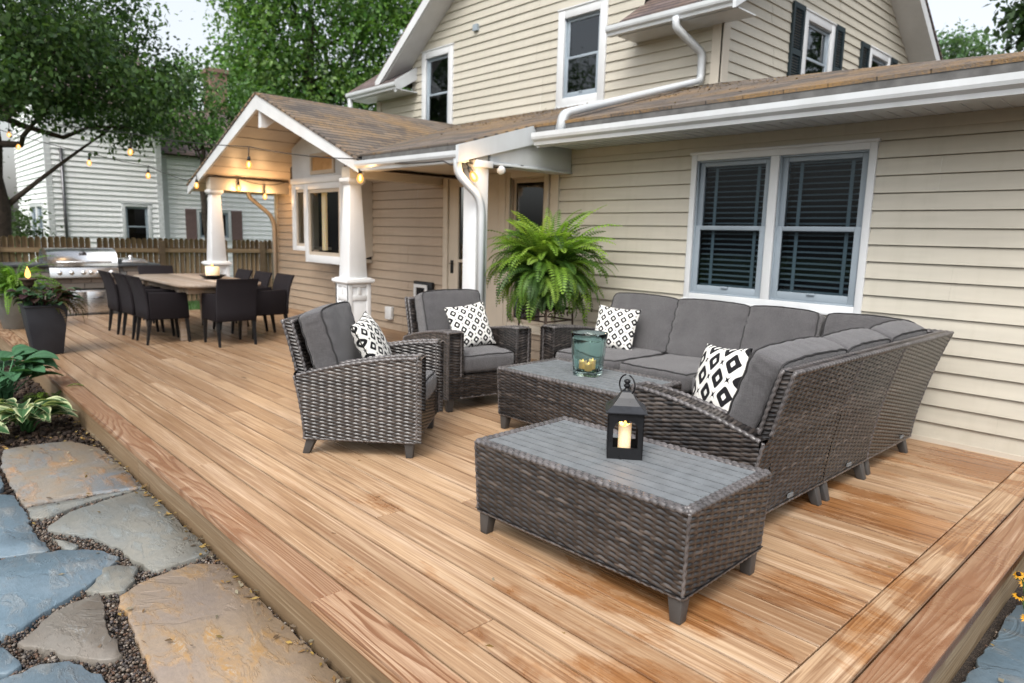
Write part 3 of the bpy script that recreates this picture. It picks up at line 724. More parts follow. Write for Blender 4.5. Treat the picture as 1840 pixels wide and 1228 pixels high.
# ---- upper storey
U=6.5; MU=MY(U); mb=MB()
gx=-7.2; ga=6.72
def ulim(z):
    if z<3.95: return (-11.55,-4.05)
    return (max(-10.38,-10.38+(z-4.45)/.73),min(-5.2,gx+(ga-z)/.73) if z>5.2 else -5.2)
h1,_=window(house,MU,-10.05,-9.16,3.02,4.52,1,tr=.12,sash='sash',wd=.04,sl=.05,label='upper window nearest the porch')
h2,_=window(house,MU,-6.70,-5.80,3.20,4.53,1,tr=.12,sash='sash',wd=.04,sl=.05,label='upper window beside the shed roof eave')
siding(mb,MU,-11.55,-4.05,2.7,3.93,.125,[h1,h2],lim=ulim); siding(mb,MU,-10.38,-5.2,3.93,6.7,.125,[h1,h2],lim=ulim)
part('siding',mb,MT['siding'],house)
mb=MB(); mb.boxm(MU,-4.17,-4.03,2.6,3.98,0,.03); mb.box(-4.05,-4.02,U-.03,U+.12,2.6,4.0); part('corner_trim',mb,MT['cream'],house); mb=MB(); mb.boxm(MU,-11.57,-11.43,2.9,3.95,0,.03); part('corner_trim',mb,MT['cream'],house)
mb=MB(); mb.boxm(MU,-10.03+1.42,-8.50,4.62,4.72,.0,.06); part('wall_vent',mb,MT['sash'],house)
MS=MX(-4.05); mb=MB(); ry=9.9; rz=6.5; us=.66
def slim(z): return (U,13.2) if z<3.98 else (ry-(rz-z)/us*1.0,ry+(rz-z)/us)
hA,_=window(house,MS,8.50,9.47,3.3,4.47,1,tr=.11,wd=.04,label='side window between dark shutters'); hB,_=window(house,MS,10.82,11.72,3.4,4.45,1,tr=.10,wd=.04,label='further side window between dark shutters')
siding(mb,MS,U,13.3,2.6,6.4,.125,[hA,hB],lim=slim); part('siding',mb,MT['siding'],house)
for a,b,c,d in ((8.14,8.48,3.25,4.5),(9.49,9.8,3.25,4.5),(10.48,10.8,3.35,4.46),(11.74,12.04,3.35,4.46)):
    mb=MB(); mb.boxm(MS,a,a+.05,c,d,.012,.045); mb.boxm(MS,b-.05,b,c,d,.012,.045)
    for q in (c,(c+d)/2-.03,d-.07): mb.boxm(MS,a+.05,b-.05,q,q+.07,.012,.044)
    z=c+.07
    while z<d-.09: 
        mb.add([MS(a+.05,z,.04),MS(b-.05,z,.04),MS(b-.05,z+.035,.018),MS(a+.05,z+.035,.018)],[(0,1,2,3)]); z+=.035
    part('shutter',mb,MT['shutter'],house)
# upper roofs
mb=MB(); ye=6.06; ze=3.99
slab(mb,[(-5.25,ye,ze),(-3.62,ye,ze),(-3.62,ry,rz+.07),(-5.25,ry,rz+.07)],.03); slab(mb,[(-3.62,ry,rz+.07),(-3.62,13.45,4.36-.05),(-12,13.45,4.36-.05),(-12,ry,rz+.07)],.03)
slab(mb,[(-11.95,ye,ze),(-10.30,ye,ze),(-10.30,ry,rz+.07),(-11.95,ry,rz+.07)],.03)
part('upper_roof',mb,MT['shingle_dark'],house)
mb=MB()
g2=lambda x: 6.86-.73*abs(x-gx)
slab(mb,[(-10.98,6.08,g2(-10.98)),(gx,6.08,g2(gx)),(gx,10.,g2(gx)),(-10.98,10.,g2(-10.98))],.03)
slab(mb,[(gx,6.08,g2(gx)),(-5.0,6.08,g2(-5.0)),(-5.0,10.,g2(-5.0)),(gx,10.,g2(gx))],.03)
part('gable_roof',mb,MT['shingle_dark'],house)
mb=MB()
for xe in (-10.98,-5.0):
    mb.hexa([(gx,6.07,g2(gx)-.20),(xe,6.07,g2(xe)-.17),(xe,6.11,g2(xe)-.17),(gx,6.11,g2(gx)-.20),(gx,6.07,g2(gx)-.004),(xe,6.07,g2(xe)-.004),(xe,6.11,g2(xe)-.004),(gx,6.11,g2(gx)-.004)])
    mb.hexa([(gx,6.11,g2(gx)-.21),(xe,6.11,g2(xe)-.19),(xe,U-.012,g2(xe)-.19),(gx,U-.012,g2(gx)-.21),(gx,6.11,g2(gx)-.19),(xe,6.11,g2(xe)-.17),(xe,U-.012,g2(xe)-.17),(gx,U-.012,g2(gx)-.19)])
# side gable rakes facing +X
for s_ in (1,-1):
    e=(ry+3.55*s_); zz=lambda y: rz+.05-us*abs(y-ry)
    mb.hexa([(-3.66,ry,rz-.16),(-3.62,ry,rz-.16),(-3.62,e,zz(e)-.18),(-3.66,e,zz(e)-.18),(-3.66,ry,rz+.04),(-3.62,ry,rz+.04),(-3.62,e,zz(e)-.004),(-3.66,e,zz(e)-.004)])
    mb.hexa([(-4.04,ry,rz-.15),(-3.66,ry,rz-.15),(-3.66,e,zz(e)-.19),(-4.04,e,zz(e)-.19),(-4.04,ry,rz-.12),(-3.66,ry,rz-.12),(-3.66,e,zz(e)-.16),(-4.04,e,zz(e)-.16)])
part('rake_board',mb,MT['trim'],house)
mb=MB(); extr(mb,GUT,(-5.42,6.10,3.87),(-3.66,6.10,3.87),(0,-1,0)); mb.box(-5.3,-3.64,6.102,U-.012,3.86,3.875); part('gutter',mb,MT['gutter'],house)
mb=MB(); mb.hexa([(-3.655,6.0,3.84),(-3.615,6.0,3.84),(-3.615,6.55,4.15),(-3.655,6.55,4.15),(-3.655,6.0,4.0),(-3.615,6.0,4.0),(-3.615,6.55,4.34),(-3.655,6.55,4.34)]); part('rake_board',mb,MT['gutter'],house)
mb=MB(); extr(mb,GUT,(-11.92,6.10,3.87),(-10.2,6.10,3.87),(0,-1,0)); mb.box(-11.9,-10.2,6.102,U-.012,3.86,3.875); part('gutter',mb,MT['gutter'],house)
mb=MB(); mb.hexa([(-10.27,6.03,3.82),(-10.23,6.03,3.82),(-10.23,6.49,4.1),(-10.27,6.49,4.1),(-10.27,6.03,4.02),(-10.23,6.03,4.02),(-10.23,6.49,4.32),(-10.27,6.49,4.32)]); part('rake_board',mb,MT['gutter'],house)
# ---- downspouts
def spout(pts,r=.05,m='gutter'):
    mb=MB(); mb.tube(rpath(pts,.07),r,4,ph=PI/4); return part('downspout',mb,MT[m],house)
spout([(-4.38,6.02,3.9),(-4.38,6.02,3.78),(-4.26,6.42,3.55),(-4.26,6.42,3.24),(-3.86,3.74,2.475),(-3.86,3.62,2.44),(-3.86,3.57,2.26)],.048)
spout([(-4.30,2.75,2.0),(-4.29,2.75,1.86),(-4.18,2.90,1.67),(-4.17,2.93,1.55),(-4.17,2.93,.02)],.037)
spout([(-10.98,3.62,1.95),(-10.98,3.64,1.86),(-11.10,4.05,1.58),(-11.12,4.12,1.42),(-11.12,4.12,.0)],.04,'trimtan')
spout([(-11.85,6.05,3.9),(-11.85,6.05,2.6)],.05)
mb=MB(); mb.tube([(-4.34,3.30,1.955),(-4.25,3.22,1.925),(-4.24,3.21,1.92)],[.022,.042,.030],12); part('flood_light',mb,MT['trim'],house,smooth=True)
# ================================================================== wicker
def sm(a,b,x): t=np.clip((x-a)/(b-a),0,1); return t*t*(3-2*t)
def vnoise(x,seed):
    i=np.floor(x); f=x-i; f=f*f*(3-2*f)
    h=lambda k: np.modf(np.abs(np.sin(k*12.9898+seed*78.233)*43758.5453))[0]
    return h(i)*(1-f)+h(i+1)*f
RH=.0106; PD=.102
PAL=np.array([(.010,.009,.0095),(.028,.0235,.022),(.064,.053,.047),(.145,.122,.108)])
def wicker(mb,P,L,H,flip=False,keep=None,du=.0075,dv=RH/4,u0=0.,v0=0.,amp=.0070,lit=1.0):
    nu=max(2,int(L/du)); nv=max(2,int(H/dv))
    uu=np.linspace(0,L,nu+1); vv=np.linspace(0,H,nv+1)
    U,Vv=np.meshgrid(uu,vv,indexing='ij')
    a=np.asarray(P(U,Vv)); e=1e-4
    pu=(np.asarray(P(U+e,Vv))-np.asarray(P(U-e,Vv))); pv=(np.asarray(P(U,Vv+e))-np.asarray(P(U,Vv-e)))
    N=np.cross(pu,pv,axis=0); N/= (np.linalg.norm(N,axis=0)+1e-12)
    if flip: N=-N
    gu=U+u0; gv=Vv+v0
    j0=np.floor(gv/RH); best=np.full(U.shape,-1.); jb=j0.copy(); cb=np.zeros(U.shape)
    for dj in (-1,0,1):
        j=j0+dj; fv=gv/RH-j-.5
        ph=gu/PD+.5*(j%2)+.10*(vnoise(j*1.7+gu*4,3)-.5)
        fv=fv+.20*np.sin(2*PI*ph)
        c=sm(.0,.36,.5+.5*np.cos(2*PI*ph))
        w=.46+.34*c                                   # the raised part of a strand swells over its neighbours
        hh=c*np.sqrt(np.clip(1-(fv/w)**2,0,1))
        m=hh>best; best=np.where(m,hh,best); jb=np.where(m,j,jb)
    best=np.clip(best,0,1)
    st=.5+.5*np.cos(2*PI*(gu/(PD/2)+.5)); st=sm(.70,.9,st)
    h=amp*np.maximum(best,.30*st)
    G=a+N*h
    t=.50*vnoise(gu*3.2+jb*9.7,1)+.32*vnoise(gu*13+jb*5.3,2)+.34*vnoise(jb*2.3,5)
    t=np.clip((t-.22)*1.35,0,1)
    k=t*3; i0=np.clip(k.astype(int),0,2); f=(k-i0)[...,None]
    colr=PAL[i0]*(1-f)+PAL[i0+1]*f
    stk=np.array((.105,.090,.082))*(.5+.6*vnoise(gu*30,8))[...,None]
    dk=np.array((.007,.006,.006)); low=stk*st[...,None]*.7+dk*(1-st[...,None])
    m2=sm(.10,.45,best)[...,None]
    colr=(low*(1-m2)+colr*m2*(.12+.88*best[...,None]))*lit  # strand colour darkened with depth to paint shade into the crevices
    v=np.stack([G[0],G[1],G[2]],-1).reshape(-1,3)
    ii,jj=np.meshgrid(np.arange(nu),np.arange(nv),indexing='ij')
    q=np.stack([ii*(nv+1)+jj,(ii+1)*(nv+1)+jj,(ii+1)*(nv+1)+jj+1,ii*(nv+1)+jj+1],-1).reshape(-1,4)
    if keep is not None:
        uc=(uu[ii]+du/2).ravel(); vc=(vv[jj]+dv/2).ravel(); q=q[keep(uc,vc)]
    if flip: q=q[:,::-1]
    mb.add(v,q,np.stack([gu,gv],-1).reshape(-1,2),colr.reshape(-1,3))
def wrap(mb,path,r=.011,step=.006):
    """edge binding: a strand wound round the rim"""
    path=np.asarray(path,float); d=np.linalg.norm(np.diff(path,axis=0),axis=1); s=np.concatenate([[0],np.cumsum(d)]); L=s[-1]
    n=max(3,int(L/step)); q=np.linspace(0,L,n); P=np.stack([np.interp(q,s,path[:,k]) for k in range(3)],1)
    t=np.gradient(P,axis=0); t/=np.linalg.norm(t,axis=1,keepdims=True)+1e-9
    ref=V(0,0,1); m=8; vs=[];cs=[]
    for i in range(n):
        rr=np.cross(t[i],ref); 
        if np.linalg.norm(rr)<.2: rr=np.cross(t[i],V(0,1,0))
        rr=nrm(rr); u=np.cross(rr,t[i])
        for k in range(m):
            a=2*PI*k/m; w=math.fmod(q[i]/.034+k/m*.9+20,1.0)
            rad=r*(.74+.34*math.sin(PI*min(1,w*1.15)))
            vs.append(P[i]+rad*(math.cos(a)*rr+math.sin(a)*u))
            sh=.25 if w>.86 else 1.; tn=.55+.6*float(vnoise(np.array(math.floor(q[i]/.034+k/m*.9)*1.7),4))
            cs.append(tuple(x*sh*tn for x in (.135,.125,.125)))
    f=[]
    for i in range(n-1):
        for k in range(m):
            k2=(k+1)%m; f.append((i*m+k,i*m+k2,(i+1)*m+k2,(i+1)*m+k))
    f.append(tuple(reversed(range(m)))); f.append(tuple((n-1)*m+k for k in range(m)))
    mb.add(vs,f,None,np.array(cs))
# ------------------------------------------------------------------ cushions
def cushion_mesh(a,b,c,puff=.3,seed=0,res=26,nexp=9,wr=.003,sag=0.,crown=0.):
    """box cushion a x b x c centred at origin; returns MB (fabric) and MB (piping)"""
    mb=MB(); rr=random.Random(seed); ph=[rr.uniform(0,6) for _ in range(10)]
    def shape(q):
        q=np.asarray(q,float); x,y,z=q[...,0],q[...,1],q[...,2]
        nn=(np.abs(x)**nexp+np.abs(y)**nexp+np.abs(z)**4)**(1/ nexp)
        mx=np.maximum(np.abs(x),np.maximum(np.abs(y),np.abs(z)))
        s=mx/np.maximum((np.abs(x)**nexp+np.abs(y)**nexp+np.abs(z)**nexp)**(1/nexp),1e-6)
        x,y,z=x*s,y*s,z*s
        cr=(1-np.abs(x)**2.2)*(1-np.abs(y)**2.2)
        zz=z*(1+puff*cr)
        bx=x*(1+.02*(1-z*z)); by=y*(1+.02*(1-z*z))
        # gathers near the seams
        edge=np.maximum(np.abs(x),np.abs(y)); g=np.exp(-(1-edge)/.16)
        wv=np.sin(by*17+ph[0]+2*np.sin(bx*3+ph[1]))*np.exp(-(1-np.abs(x))/.2)+np.sin(bx*15+ph[2]+2*np.sin(by*4+ph[3]))*np.exp(-(1-np.abs(y))/.2)
        soft=np.sin(bx*3.1+ph[4]+by*2.2)*np.sin(by*2.7+ph[5])
        X=bx*a/2;Y=by*b/2;Z=zz*c/2+np.sign(z)*np.abs(z)*(wr*wv*.9+.005*soft)-sag*(1-x*x)*(1-y*y)
        X=X-crown*np.clip(-bx,0,1)**2*(1-by*by)*1.0+crown*.4*np.clip(-bx,0,1)**2
        side=(1-np.abs(z))
        X=X+np.sign(x)*np.where(np.abs(x)>.97,1,0)*side*wr*.9*np.sin(by*b*60+ph[6]+z*2); Y=Y+np.sign(y)*np.where(np.abs(y)>.97,1,0)*side*wr*.9*np.sin(bx*a*60+ph[7]+z*2)
        return np.stack([X,Y,Z],-1)
    g=np.sin(np.linspace(-PI/2,PI/2,res+1)); g=g*.5+np.linspace(-1,1,res+1)*.5; h=np.linspace(-1,1,9)
    def face(fn,A,B):
        G1,G2=np.meshgrid(A,B,indexing='ij'); p=shape(fn(G1,G2)); na,nb=len(A)-1,len(B)-1
        ii,jj=np.meshgrid(np.arange(na),np.arange(nb),indexing='ij')
        q=np.stack([ii*(nb+1)+jj,(ii+1)*(nb+1)+jj,(ii+1)*(nb+1)+jj+1,ii*(nb+1)+jj+1],-1).reshape(-1,4)
        uv=np.stack([G1*a/2,G2*b/2],-1).reshape(-1,2)
        mb.add(p.reshape(-1,3),q,uv)
    st=lambda *z: np.stack(z,-1)
    face(lambda x,y:st(x,y,np.ones_like(x)),g,g); face(lambda x,y:st(x,-y,-np.ones_like(x)),g,g)
    face(lambda x,z:st(x,-np.ones_like(x),z),g,h); face(lambda x,z:st(-x,np.ones_like(x),z),g,h)
    face(lambda y,z:st(np.ones_like(y),y,z),g,h); face(lambda y,z:st(-np.ones_like(y),-y,z),g,h)
    pm=MB()
    for zz in (.93,-.93):
        pth=[]
        for (x0,y0,x1,y1) in ((-1,-1,1,-1),(1,-1,1,1),(1,1,-1,1),(-1,1,-1,-1)):
            for t in np.linspace(0,1,14)[:-1]: pth.append((x0+(x1-x0)*t,y0+(y1-y0)*t,zz))
        pth.append(pth[0]); pp=shape(np.array(pth))
        pm.tube(pp*np.array((1.004,1.004,1.0)),.0052,6,caps=False)
    return mb,pm
def xform(mb,R,T):
    R=np.asarray(R,float); mb.v=[v@R.T+np.asarray(T,float) for v in mb.v]; return mb
def rot(ax,a):
    c,s=math.cos(a),math.sin(a)
    return np.array({'x':[[1,0,0],[0,c,-s],[0,s,c]],'y':[[c,0,s],[0,1,0],[-s,0,c]],'z':[[c,-s,0],[s,c,0],[0,0,1]]}[ax])
def cushion(root,name,size,R,T,**kw):
    mb,pm=cushion_mesh(*size,**kw); xform(mb,R,T); xform(pm,R,T)
    o=part(name,mb,MT['cushion'],root,world=False,smooth=True)
    part('piping',pm,MT['piping'],o,world=False,smooth=True); return o
# ------------------------------------------------------------------ wicker seating (local frame: x forward, y left)
ZB=.105; AF=.61; AB=.485; BT=.797; AW=.115
def arm_top(x,x0,x1):
    t=np.clip((x-x0)/(x1-x0),0,1); return AB+(AF-AB)*(1-(1-t)**1.7)
def xback(z,D): return -D/2-.02-.140*(np.clip(z-ZB,0,1)/(BT-ZB))**1.5+.03
def legs(root,pts):
    for x,y,dx,dy in pts:
        mb=MB(); z0,z1=0,ZB+.01; a,b=.021,.031
        mb.hexa([(x+dx-a,y+dy-a,z0),(x+dx+a,y+dy-a,z0),(x+dx+a,y+dy+a,z0),(x+dx-a,y+dy+a,z0),(x-b,y-b,z1),(x+b,y-b,z1),(x+b,y+b,z1),(x-b,y+b,z1)])
        part('leg',mb,MT['legmetal'],root,world=False,bevel=.004)
def seat_body(root,Wd,D,aL=True,aR=True,bw=None):
    mb=MB(); x1=D/2; yl=Wd/2; yr=-Wd/2; n=[0]
    def side(y,sgn):
        # outer skin of an arm, clipped by its curved top; inner skin; rounded top and front
        L=D+.06; H=AF-ZB
        x0=-D/2-.03
        def P(u,v):
            z=ZB+v; xb=np.maximum(x0+u,xback(z,D)+.0); zz=np.minimum(z,arm_top(xb,x0,x1))
            return (xb,np.full_like(u,y),zz)
        wicker(mb,P,L,H,flip=(sgn>0),keep=lambda u,v:(ZB+v<arm_top(x0+u,x0,x1)+.012)&(x0+u>xback(ZB+v,D)-.012))
        yi=y-sgn*AW
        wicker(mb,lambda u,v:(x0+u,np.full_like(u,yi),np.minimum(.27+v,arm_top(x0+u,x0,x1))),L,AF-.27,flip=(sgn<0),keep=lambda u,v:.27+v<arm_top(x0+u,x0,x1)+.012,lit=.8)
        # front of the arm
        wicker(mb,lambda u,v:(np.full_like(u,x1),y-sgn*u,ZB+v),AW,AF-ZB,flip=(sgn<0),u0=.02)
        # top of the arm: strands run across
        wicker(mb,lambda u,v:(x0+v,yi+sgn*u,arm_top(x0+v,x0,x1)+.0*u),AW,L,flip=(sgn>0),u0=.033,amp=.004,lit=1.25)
        xs=np.linspace(x0,x1,20)
        for q in (y,yi): wrap(mb,[(x,q,arm_top(x,x0,x1)+.002) for x in xs],.012)
        wrap(mb,[(x1,y,AF),(x1,y,ZB)],.009); wrap(mb,[(x1,yi,AF),(x1,yi,.27)],.008); wrap(mb,[(x1,yi,AF+.002),(x1,y,AF+.002)],.011)
        wrap(mb,[(x,y,ZB) for x in np.linspace(x0+.03,x1,6)],.008)
        zs=np.linspace(ZB,AB,8); wrap(mb,[(xback(z,D),y,z) for z in zs],.009)
    if aL: side(yl,1)
    if aR: side(yr,-1)
    il=yl-(AW if aL else 0); ir=yr+(AW if aR else 0)
    # apron
    wicker(mb,lambda u,v:(np.full_like(u,x1-.012),ir+u,ZB+v),il-ir,.18,u0=.05)
    wrap(mb,[(x1-.012,ir,ZB),(x1-.012,il,ZB)],.008)
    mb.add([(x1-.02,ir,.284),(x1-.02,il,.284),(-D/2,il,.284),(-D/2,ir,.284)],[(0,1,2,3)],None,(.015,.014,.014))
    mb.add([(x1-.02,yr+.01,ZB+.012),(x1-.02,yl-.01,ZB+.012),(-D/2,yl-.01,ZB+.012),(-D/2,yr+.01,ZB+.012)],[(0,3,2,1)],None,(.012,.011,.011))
    # back, outer and inner skins
    bl=yl-(.055 if aL else .0); br=yr+(.055 if aR else .0)
    def lim(z,e,full): 
        t=sm(AB-.02,AB+.05,z); return full*(1-t)+e*t
    def Pb(u,v):
        z=ZB+v; f=u/Wd; L=lim(z,br,yr); R=lim(z,bl,yl); return (xback(z,D),L+(R-L)*f,z)
    wicker(mb,Pb,Wd,BT-ZB,flip=True)
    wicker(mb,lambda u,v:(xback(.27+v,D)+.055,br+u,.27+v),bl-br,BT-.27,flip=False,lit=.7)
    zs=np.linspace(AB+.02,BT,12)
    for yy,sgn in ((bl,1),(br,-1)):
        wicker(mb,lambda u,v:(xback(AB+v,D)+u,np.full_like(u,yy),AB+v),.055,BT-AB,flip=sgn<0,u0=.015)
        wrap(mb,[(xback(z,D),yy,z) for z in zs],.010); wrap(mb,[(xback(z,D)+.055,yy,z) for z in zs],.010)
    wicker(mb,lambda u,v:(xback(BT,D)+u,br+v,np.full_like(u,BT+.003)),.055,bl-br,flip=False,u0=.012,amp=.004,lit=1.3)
    wrap(mb,[(xback(BT,D),br,BT),(xback(BT,D),bl,BT)],.013); wrap(mb,[(xback(BT,D)+.055,br,BT),(xback(BT,D)+.055,bl,BT)],.012)
    wrap(mb,[(xback(ZB,D),yr,ZB),(xback(ZB,D),yl,ZB)],.008)
    part('frame',mb,MT['wicker'],root,world=False,smooth=True)
    return ir,il
TILT=math.radians(-18)
def lounge(root,Wd,D,aL,aR,seed,bh=.47,bx=0.):
    ir,il=seat_body(root,Wd,D,aL,aR); cy=(ir+il)/2; cw=il-ir-.006
    d=D-.05
    cushion(root,'seat_cushion',(d,cw,.15),np.eye(3),(D/2-d/2+.012,cy,.362),puff=.10,seed=seed)
    # back cushion: thin axis x, leaning
    R=rot('y',TILT)@np.array([[0,0,1],[0,1,0],[-1,0,0]]).astype(float)
    cushion(root,'back_cushion',(bh,cw+(.05 if aL and aR else .035),.16),R,(-D/2+.085+bx,cy,.628),puff=.17,seed=seed+1,nexp=14,wr=.0045,crown=.015)
    yl,yr=Wd/2,-Wd/2
    legs(root,[(D/2-.05,yl-.045,.0,.0),(D/2-.05,yr+.045,0,0),(-D/2+.05,yl-.045,-.045,0),(-D/2+.05,yr+.045,-.045,0)])
c1=thing('lounge_chair','wicker lounge chair turned sideways at the front of the seating group','armchair',(-3.21,1.245,0),math.radians(43),'wicker lounge chairs')
lounge(c1,.74,.69,True,True,11)
c2=dup(c1,(-3.73,2.42,0),math.radians(-8),'wicker lounge chair facing the camera beside the potted fern and porch post')
# ---- sectional sofa
SG='sectional sofa units'
def unit(label,loc,rz,Wd,D,aL,aR,seed,**kw):
    t=thing('sofa_unit',label,'sofa',loc,rz,SG); lounge(t,Wd,D,aL,aR,seed,**kw)
    mb=MB(); mb.boxm(lambda a,b,d:(-D/2+.012-.012-d,a,b),-.025,.025,ZB+.03,ZB+.048,.004,.012); part('name_tag',mb,MT['slat'],t,world=False); return t
DR=.65
# right-hand run: faces -x (rotated 180 deg); local +y is world -y
unit('wicker sofa end unit with its arm nearest the camera behind the front coffee table',(-1.165,2.06,0),PI,.80,DR,True,False,21)
unit('armless wicker sofa unit between the near end unit and the corner unit',(-1.165,2.765,0),PI,.595,DR,False,False,31)
# wall run: faces -y
unit('wicker sofa end unit with an arm beside the potted fern',(-2.975,3.355,0),-PI/2,.76,.86,False,True,41)
unit('armless wicker sofa unit under the left half of the double window',(-2.28,3.355,0),-PI/2,.615,.86,False,False,51)
unit('armless wicker sofa unit under the right half of the double window',(-1.715,3.355,0),-PI/2,.50,.86,False,False,61)
# corner unit
co=thing('sofa_unit','wicker corner sofa unit in the angle of the sectional against the house wall','sofa',(-1.12,3.42,0),0,SG)
mb=MB(); cx0,cx1,cy0,cy1=-.34,.27,-.345,.43
xo=lambda z: cx1-.0+.140*(np.clip(z-ZB,0,1)/(BT-ZB))**1.5
yo=lambda z: cy1-.03+.11*(np.clip(z-ZB,0,1)/(BT-ZB))**1.5
wicker(mb,lambda u,v:(xo(ZB+v),cy0+u*(yo(ZB+v)-cy0)/(cy1-cy0),ZB+v),cy1-cy0,BT-ZB)
wicker(mb,lambda u,v:(cx0+u*(xo(ZB+v)-cx0)/(cx1-cx0),yo(ZB+v),ZB+v),cx1-cx0,BT-ZB,flip=True)
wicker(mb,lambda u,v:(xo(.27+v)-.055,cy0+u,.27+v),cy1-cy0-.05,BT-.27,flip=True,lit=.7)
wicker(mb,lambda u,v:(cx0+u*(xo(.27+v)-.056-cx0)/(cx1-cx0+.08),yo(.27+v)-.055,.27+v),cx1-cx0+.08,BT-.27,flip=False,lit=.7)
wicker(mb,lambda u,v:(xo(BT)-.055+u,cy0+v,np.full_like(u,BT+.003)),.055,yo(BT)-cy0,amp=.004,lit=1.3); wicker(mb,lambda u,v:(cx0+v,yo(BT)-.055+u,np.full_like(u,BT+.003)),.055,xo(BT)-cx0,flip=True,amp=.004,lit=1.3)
X,Y=float(xo(BT)),float(yo(BT))
wrap(mb,[(X,cy0,BT),(X,Y,BT)],.013); wrap(mb,[(cx0,Y,BT),(X,Y,BT)],.013); wrap(mb,[(X-.055,cy0,BT),(X-.055,Y-.05,BT)],.012); wrap(mb,[(cx0,Y-.055,BT),(X-.055,Y-.055,BT)],.012)
zs=np.linspace(ZB,BT,12); wrap(mb,[(float(xo(z)),float(yo(z)),z) for z in zs],.010); wrap(mb,[(float(xo(z)),cy0,z) for z in zs],.010); wrap(mb,[(float(xo(ZB)),cy0,ZB),(float(xo(ZB)),float(yo(ZB)),ZB)],.008)
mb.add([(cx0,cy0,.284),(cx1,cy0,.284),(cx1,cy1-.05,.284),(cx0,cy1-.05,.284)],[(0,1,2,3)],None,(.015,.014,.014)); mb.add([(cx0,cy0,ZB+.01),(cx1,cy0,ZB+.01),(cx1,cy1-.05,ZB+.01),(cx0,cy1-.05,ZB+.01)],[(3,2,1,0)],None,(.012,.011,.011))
part('frame',mb,MT['wicker'],co,world=False,smooth=True)
cushion(co,'seat_cushion',(.60,.70,.15),np.eye(3),(-.04,.0,.362),puff=.08,seed=71)
Rw=rot('z',-PI/2)@rot('y',TILT)@np.array([[0,0,1],[0,1,0],[-1,0,0]]).astype(float)
cushion(co,'back_cushion',(.47,.56,.16),Rw,(-.02,cy1-.125,.628),puff=.17,seed=72,nexp=14,wr=.0045,crown=.015)
Rr=rot('z',PI)@rot('y',TILT)@np.array([[0,0,1],[0,1,0],[-1,0,0]]).astype(float)
cushion(co,'back_cushion',(.47,.62,.16),Rr,(cx1-.085,.03,.628),puff=.17,seed=73,nexp=14,wr=.0045,crown=.015)
legs(co,[(cx1-.05,cy0+.05,.04,0),(cx1-.05,cy1-.09,.04,.02),(cx0+.05,cy1-.09,0,.04)])
mb=MB(); mb.box(cx1+.012,cx1+.018,.17,.22,ZB+.03,ZB+.048); part('name_tag',mb,MT['slat'],co,world=False)
# ---- coffee tables (local frame, long axis x)
def coffee(root):
    Lx,Ly,T=1.075,.61,.425; a,b=Lx/2,Ly/2; mb=MB()
    tp=.012  # body tapers slightly to its foot
    f=lambda z,e: e-tp*(1-(z-ZB)/(T-ZB))
    wicker(mb,lambda u,v:(-f(ZB+v,a)+u*f(ZB+v,a)/a,-f(ZB+v,b),ZB+v),Lx,T-ZB)
    wicker(mb,lambda u,v:(-f(ZB+v,a)+u*f(ZB+v,a)/a,f(ZB+v,b),ZB+v),Lx,T-ZB,flip=True)
    wicker(mb,lambda u,v:(f(ZB+v,a),-f(ZB+v,b)+u*f(ZB+v,b)/b,ZB+v),Ly,T-ZB,u0=.03)
    wicker(mb,lambda u,v:(-f(ZB+v,a),-f(ZB+v,b)+u*f(ZB+v,b)/b,ZB+v),Ly,T-ZB,flip=True)
    c=[(-a,-b),(a,-b),(a,b),(-a,b),(-a,-b)]
    for z,r,i in ((T,.0135,.004),(T+.001,.0125,.024)):
        for p,q in zip(c[:-1],c[1:]):
            s=lambda t:(t[0]-math.copysign(i,t[0]),t[1]-math.copysign(i,t[1]),z)
            wrap(mb,[s(p),s(q)],r)
    c2=[(-a+tp,-b+tp),(a-tp,-b+tp),(a-tp,b-tp),(-a+tp,b-tp),(-a+tp,-b+tp)]
    for p,q in zip(c2[:-1],c2[1:]): wrap(mb,[(*p,ZB),(*q,ZB)],.008)
    for p,q in zip(c[:4],c2[:4]): wrap(mb,[(*p,T),(*q,ZB)],.008)
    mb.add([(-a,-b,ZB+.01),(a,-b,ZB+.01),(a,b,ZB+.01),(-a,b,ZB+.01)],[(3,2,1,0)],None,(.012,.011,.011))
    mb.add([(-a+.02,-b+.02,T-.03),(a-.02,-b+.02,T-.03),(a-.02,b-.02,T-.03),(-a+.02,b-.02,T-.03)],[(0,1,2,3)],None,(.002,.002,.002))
    part('body',mb,MT['wicker'],root,world=False,smooth=True)
    mb=MB(); core=MB(); n=9; w=(Ly-.08)/n
    for i in range(n):
        y0=-b+.04+i*w; core.box(-a+.036,a-.036,y0+.0075,y0+w-.0075,T-.024,T+.0028); mb.box(-a+.034,a-.034,y0+.0042,y0+w-.0042,T+.0025,T+.006+random.uniform(-.0006,.0006))
    sl_=part('slat_top',mb,MT['slat'],root,world=False); part('slat_gap_shade',core,MT['darkgap'],sl_,world=False)  # black cores added so the gaps between slats look shaded
    legs(root,[(sx*(a-.046),sy*(b-.046),sx*.006,sy*.006) for sx in (-1,1) for sy in (-1,1)])
t1=thing('coffee_table','wicker coffee table with grey slatted top nearest the camera under the black lantern','coffee table',(-1.20,1.164,0),math.radians(2),'wicker coffee tables'); coffee(t1)
dup(t1,(-2.40,2.365,0),math.radians(1),'wicker coffee table with grey slatted top under the green glass vase')
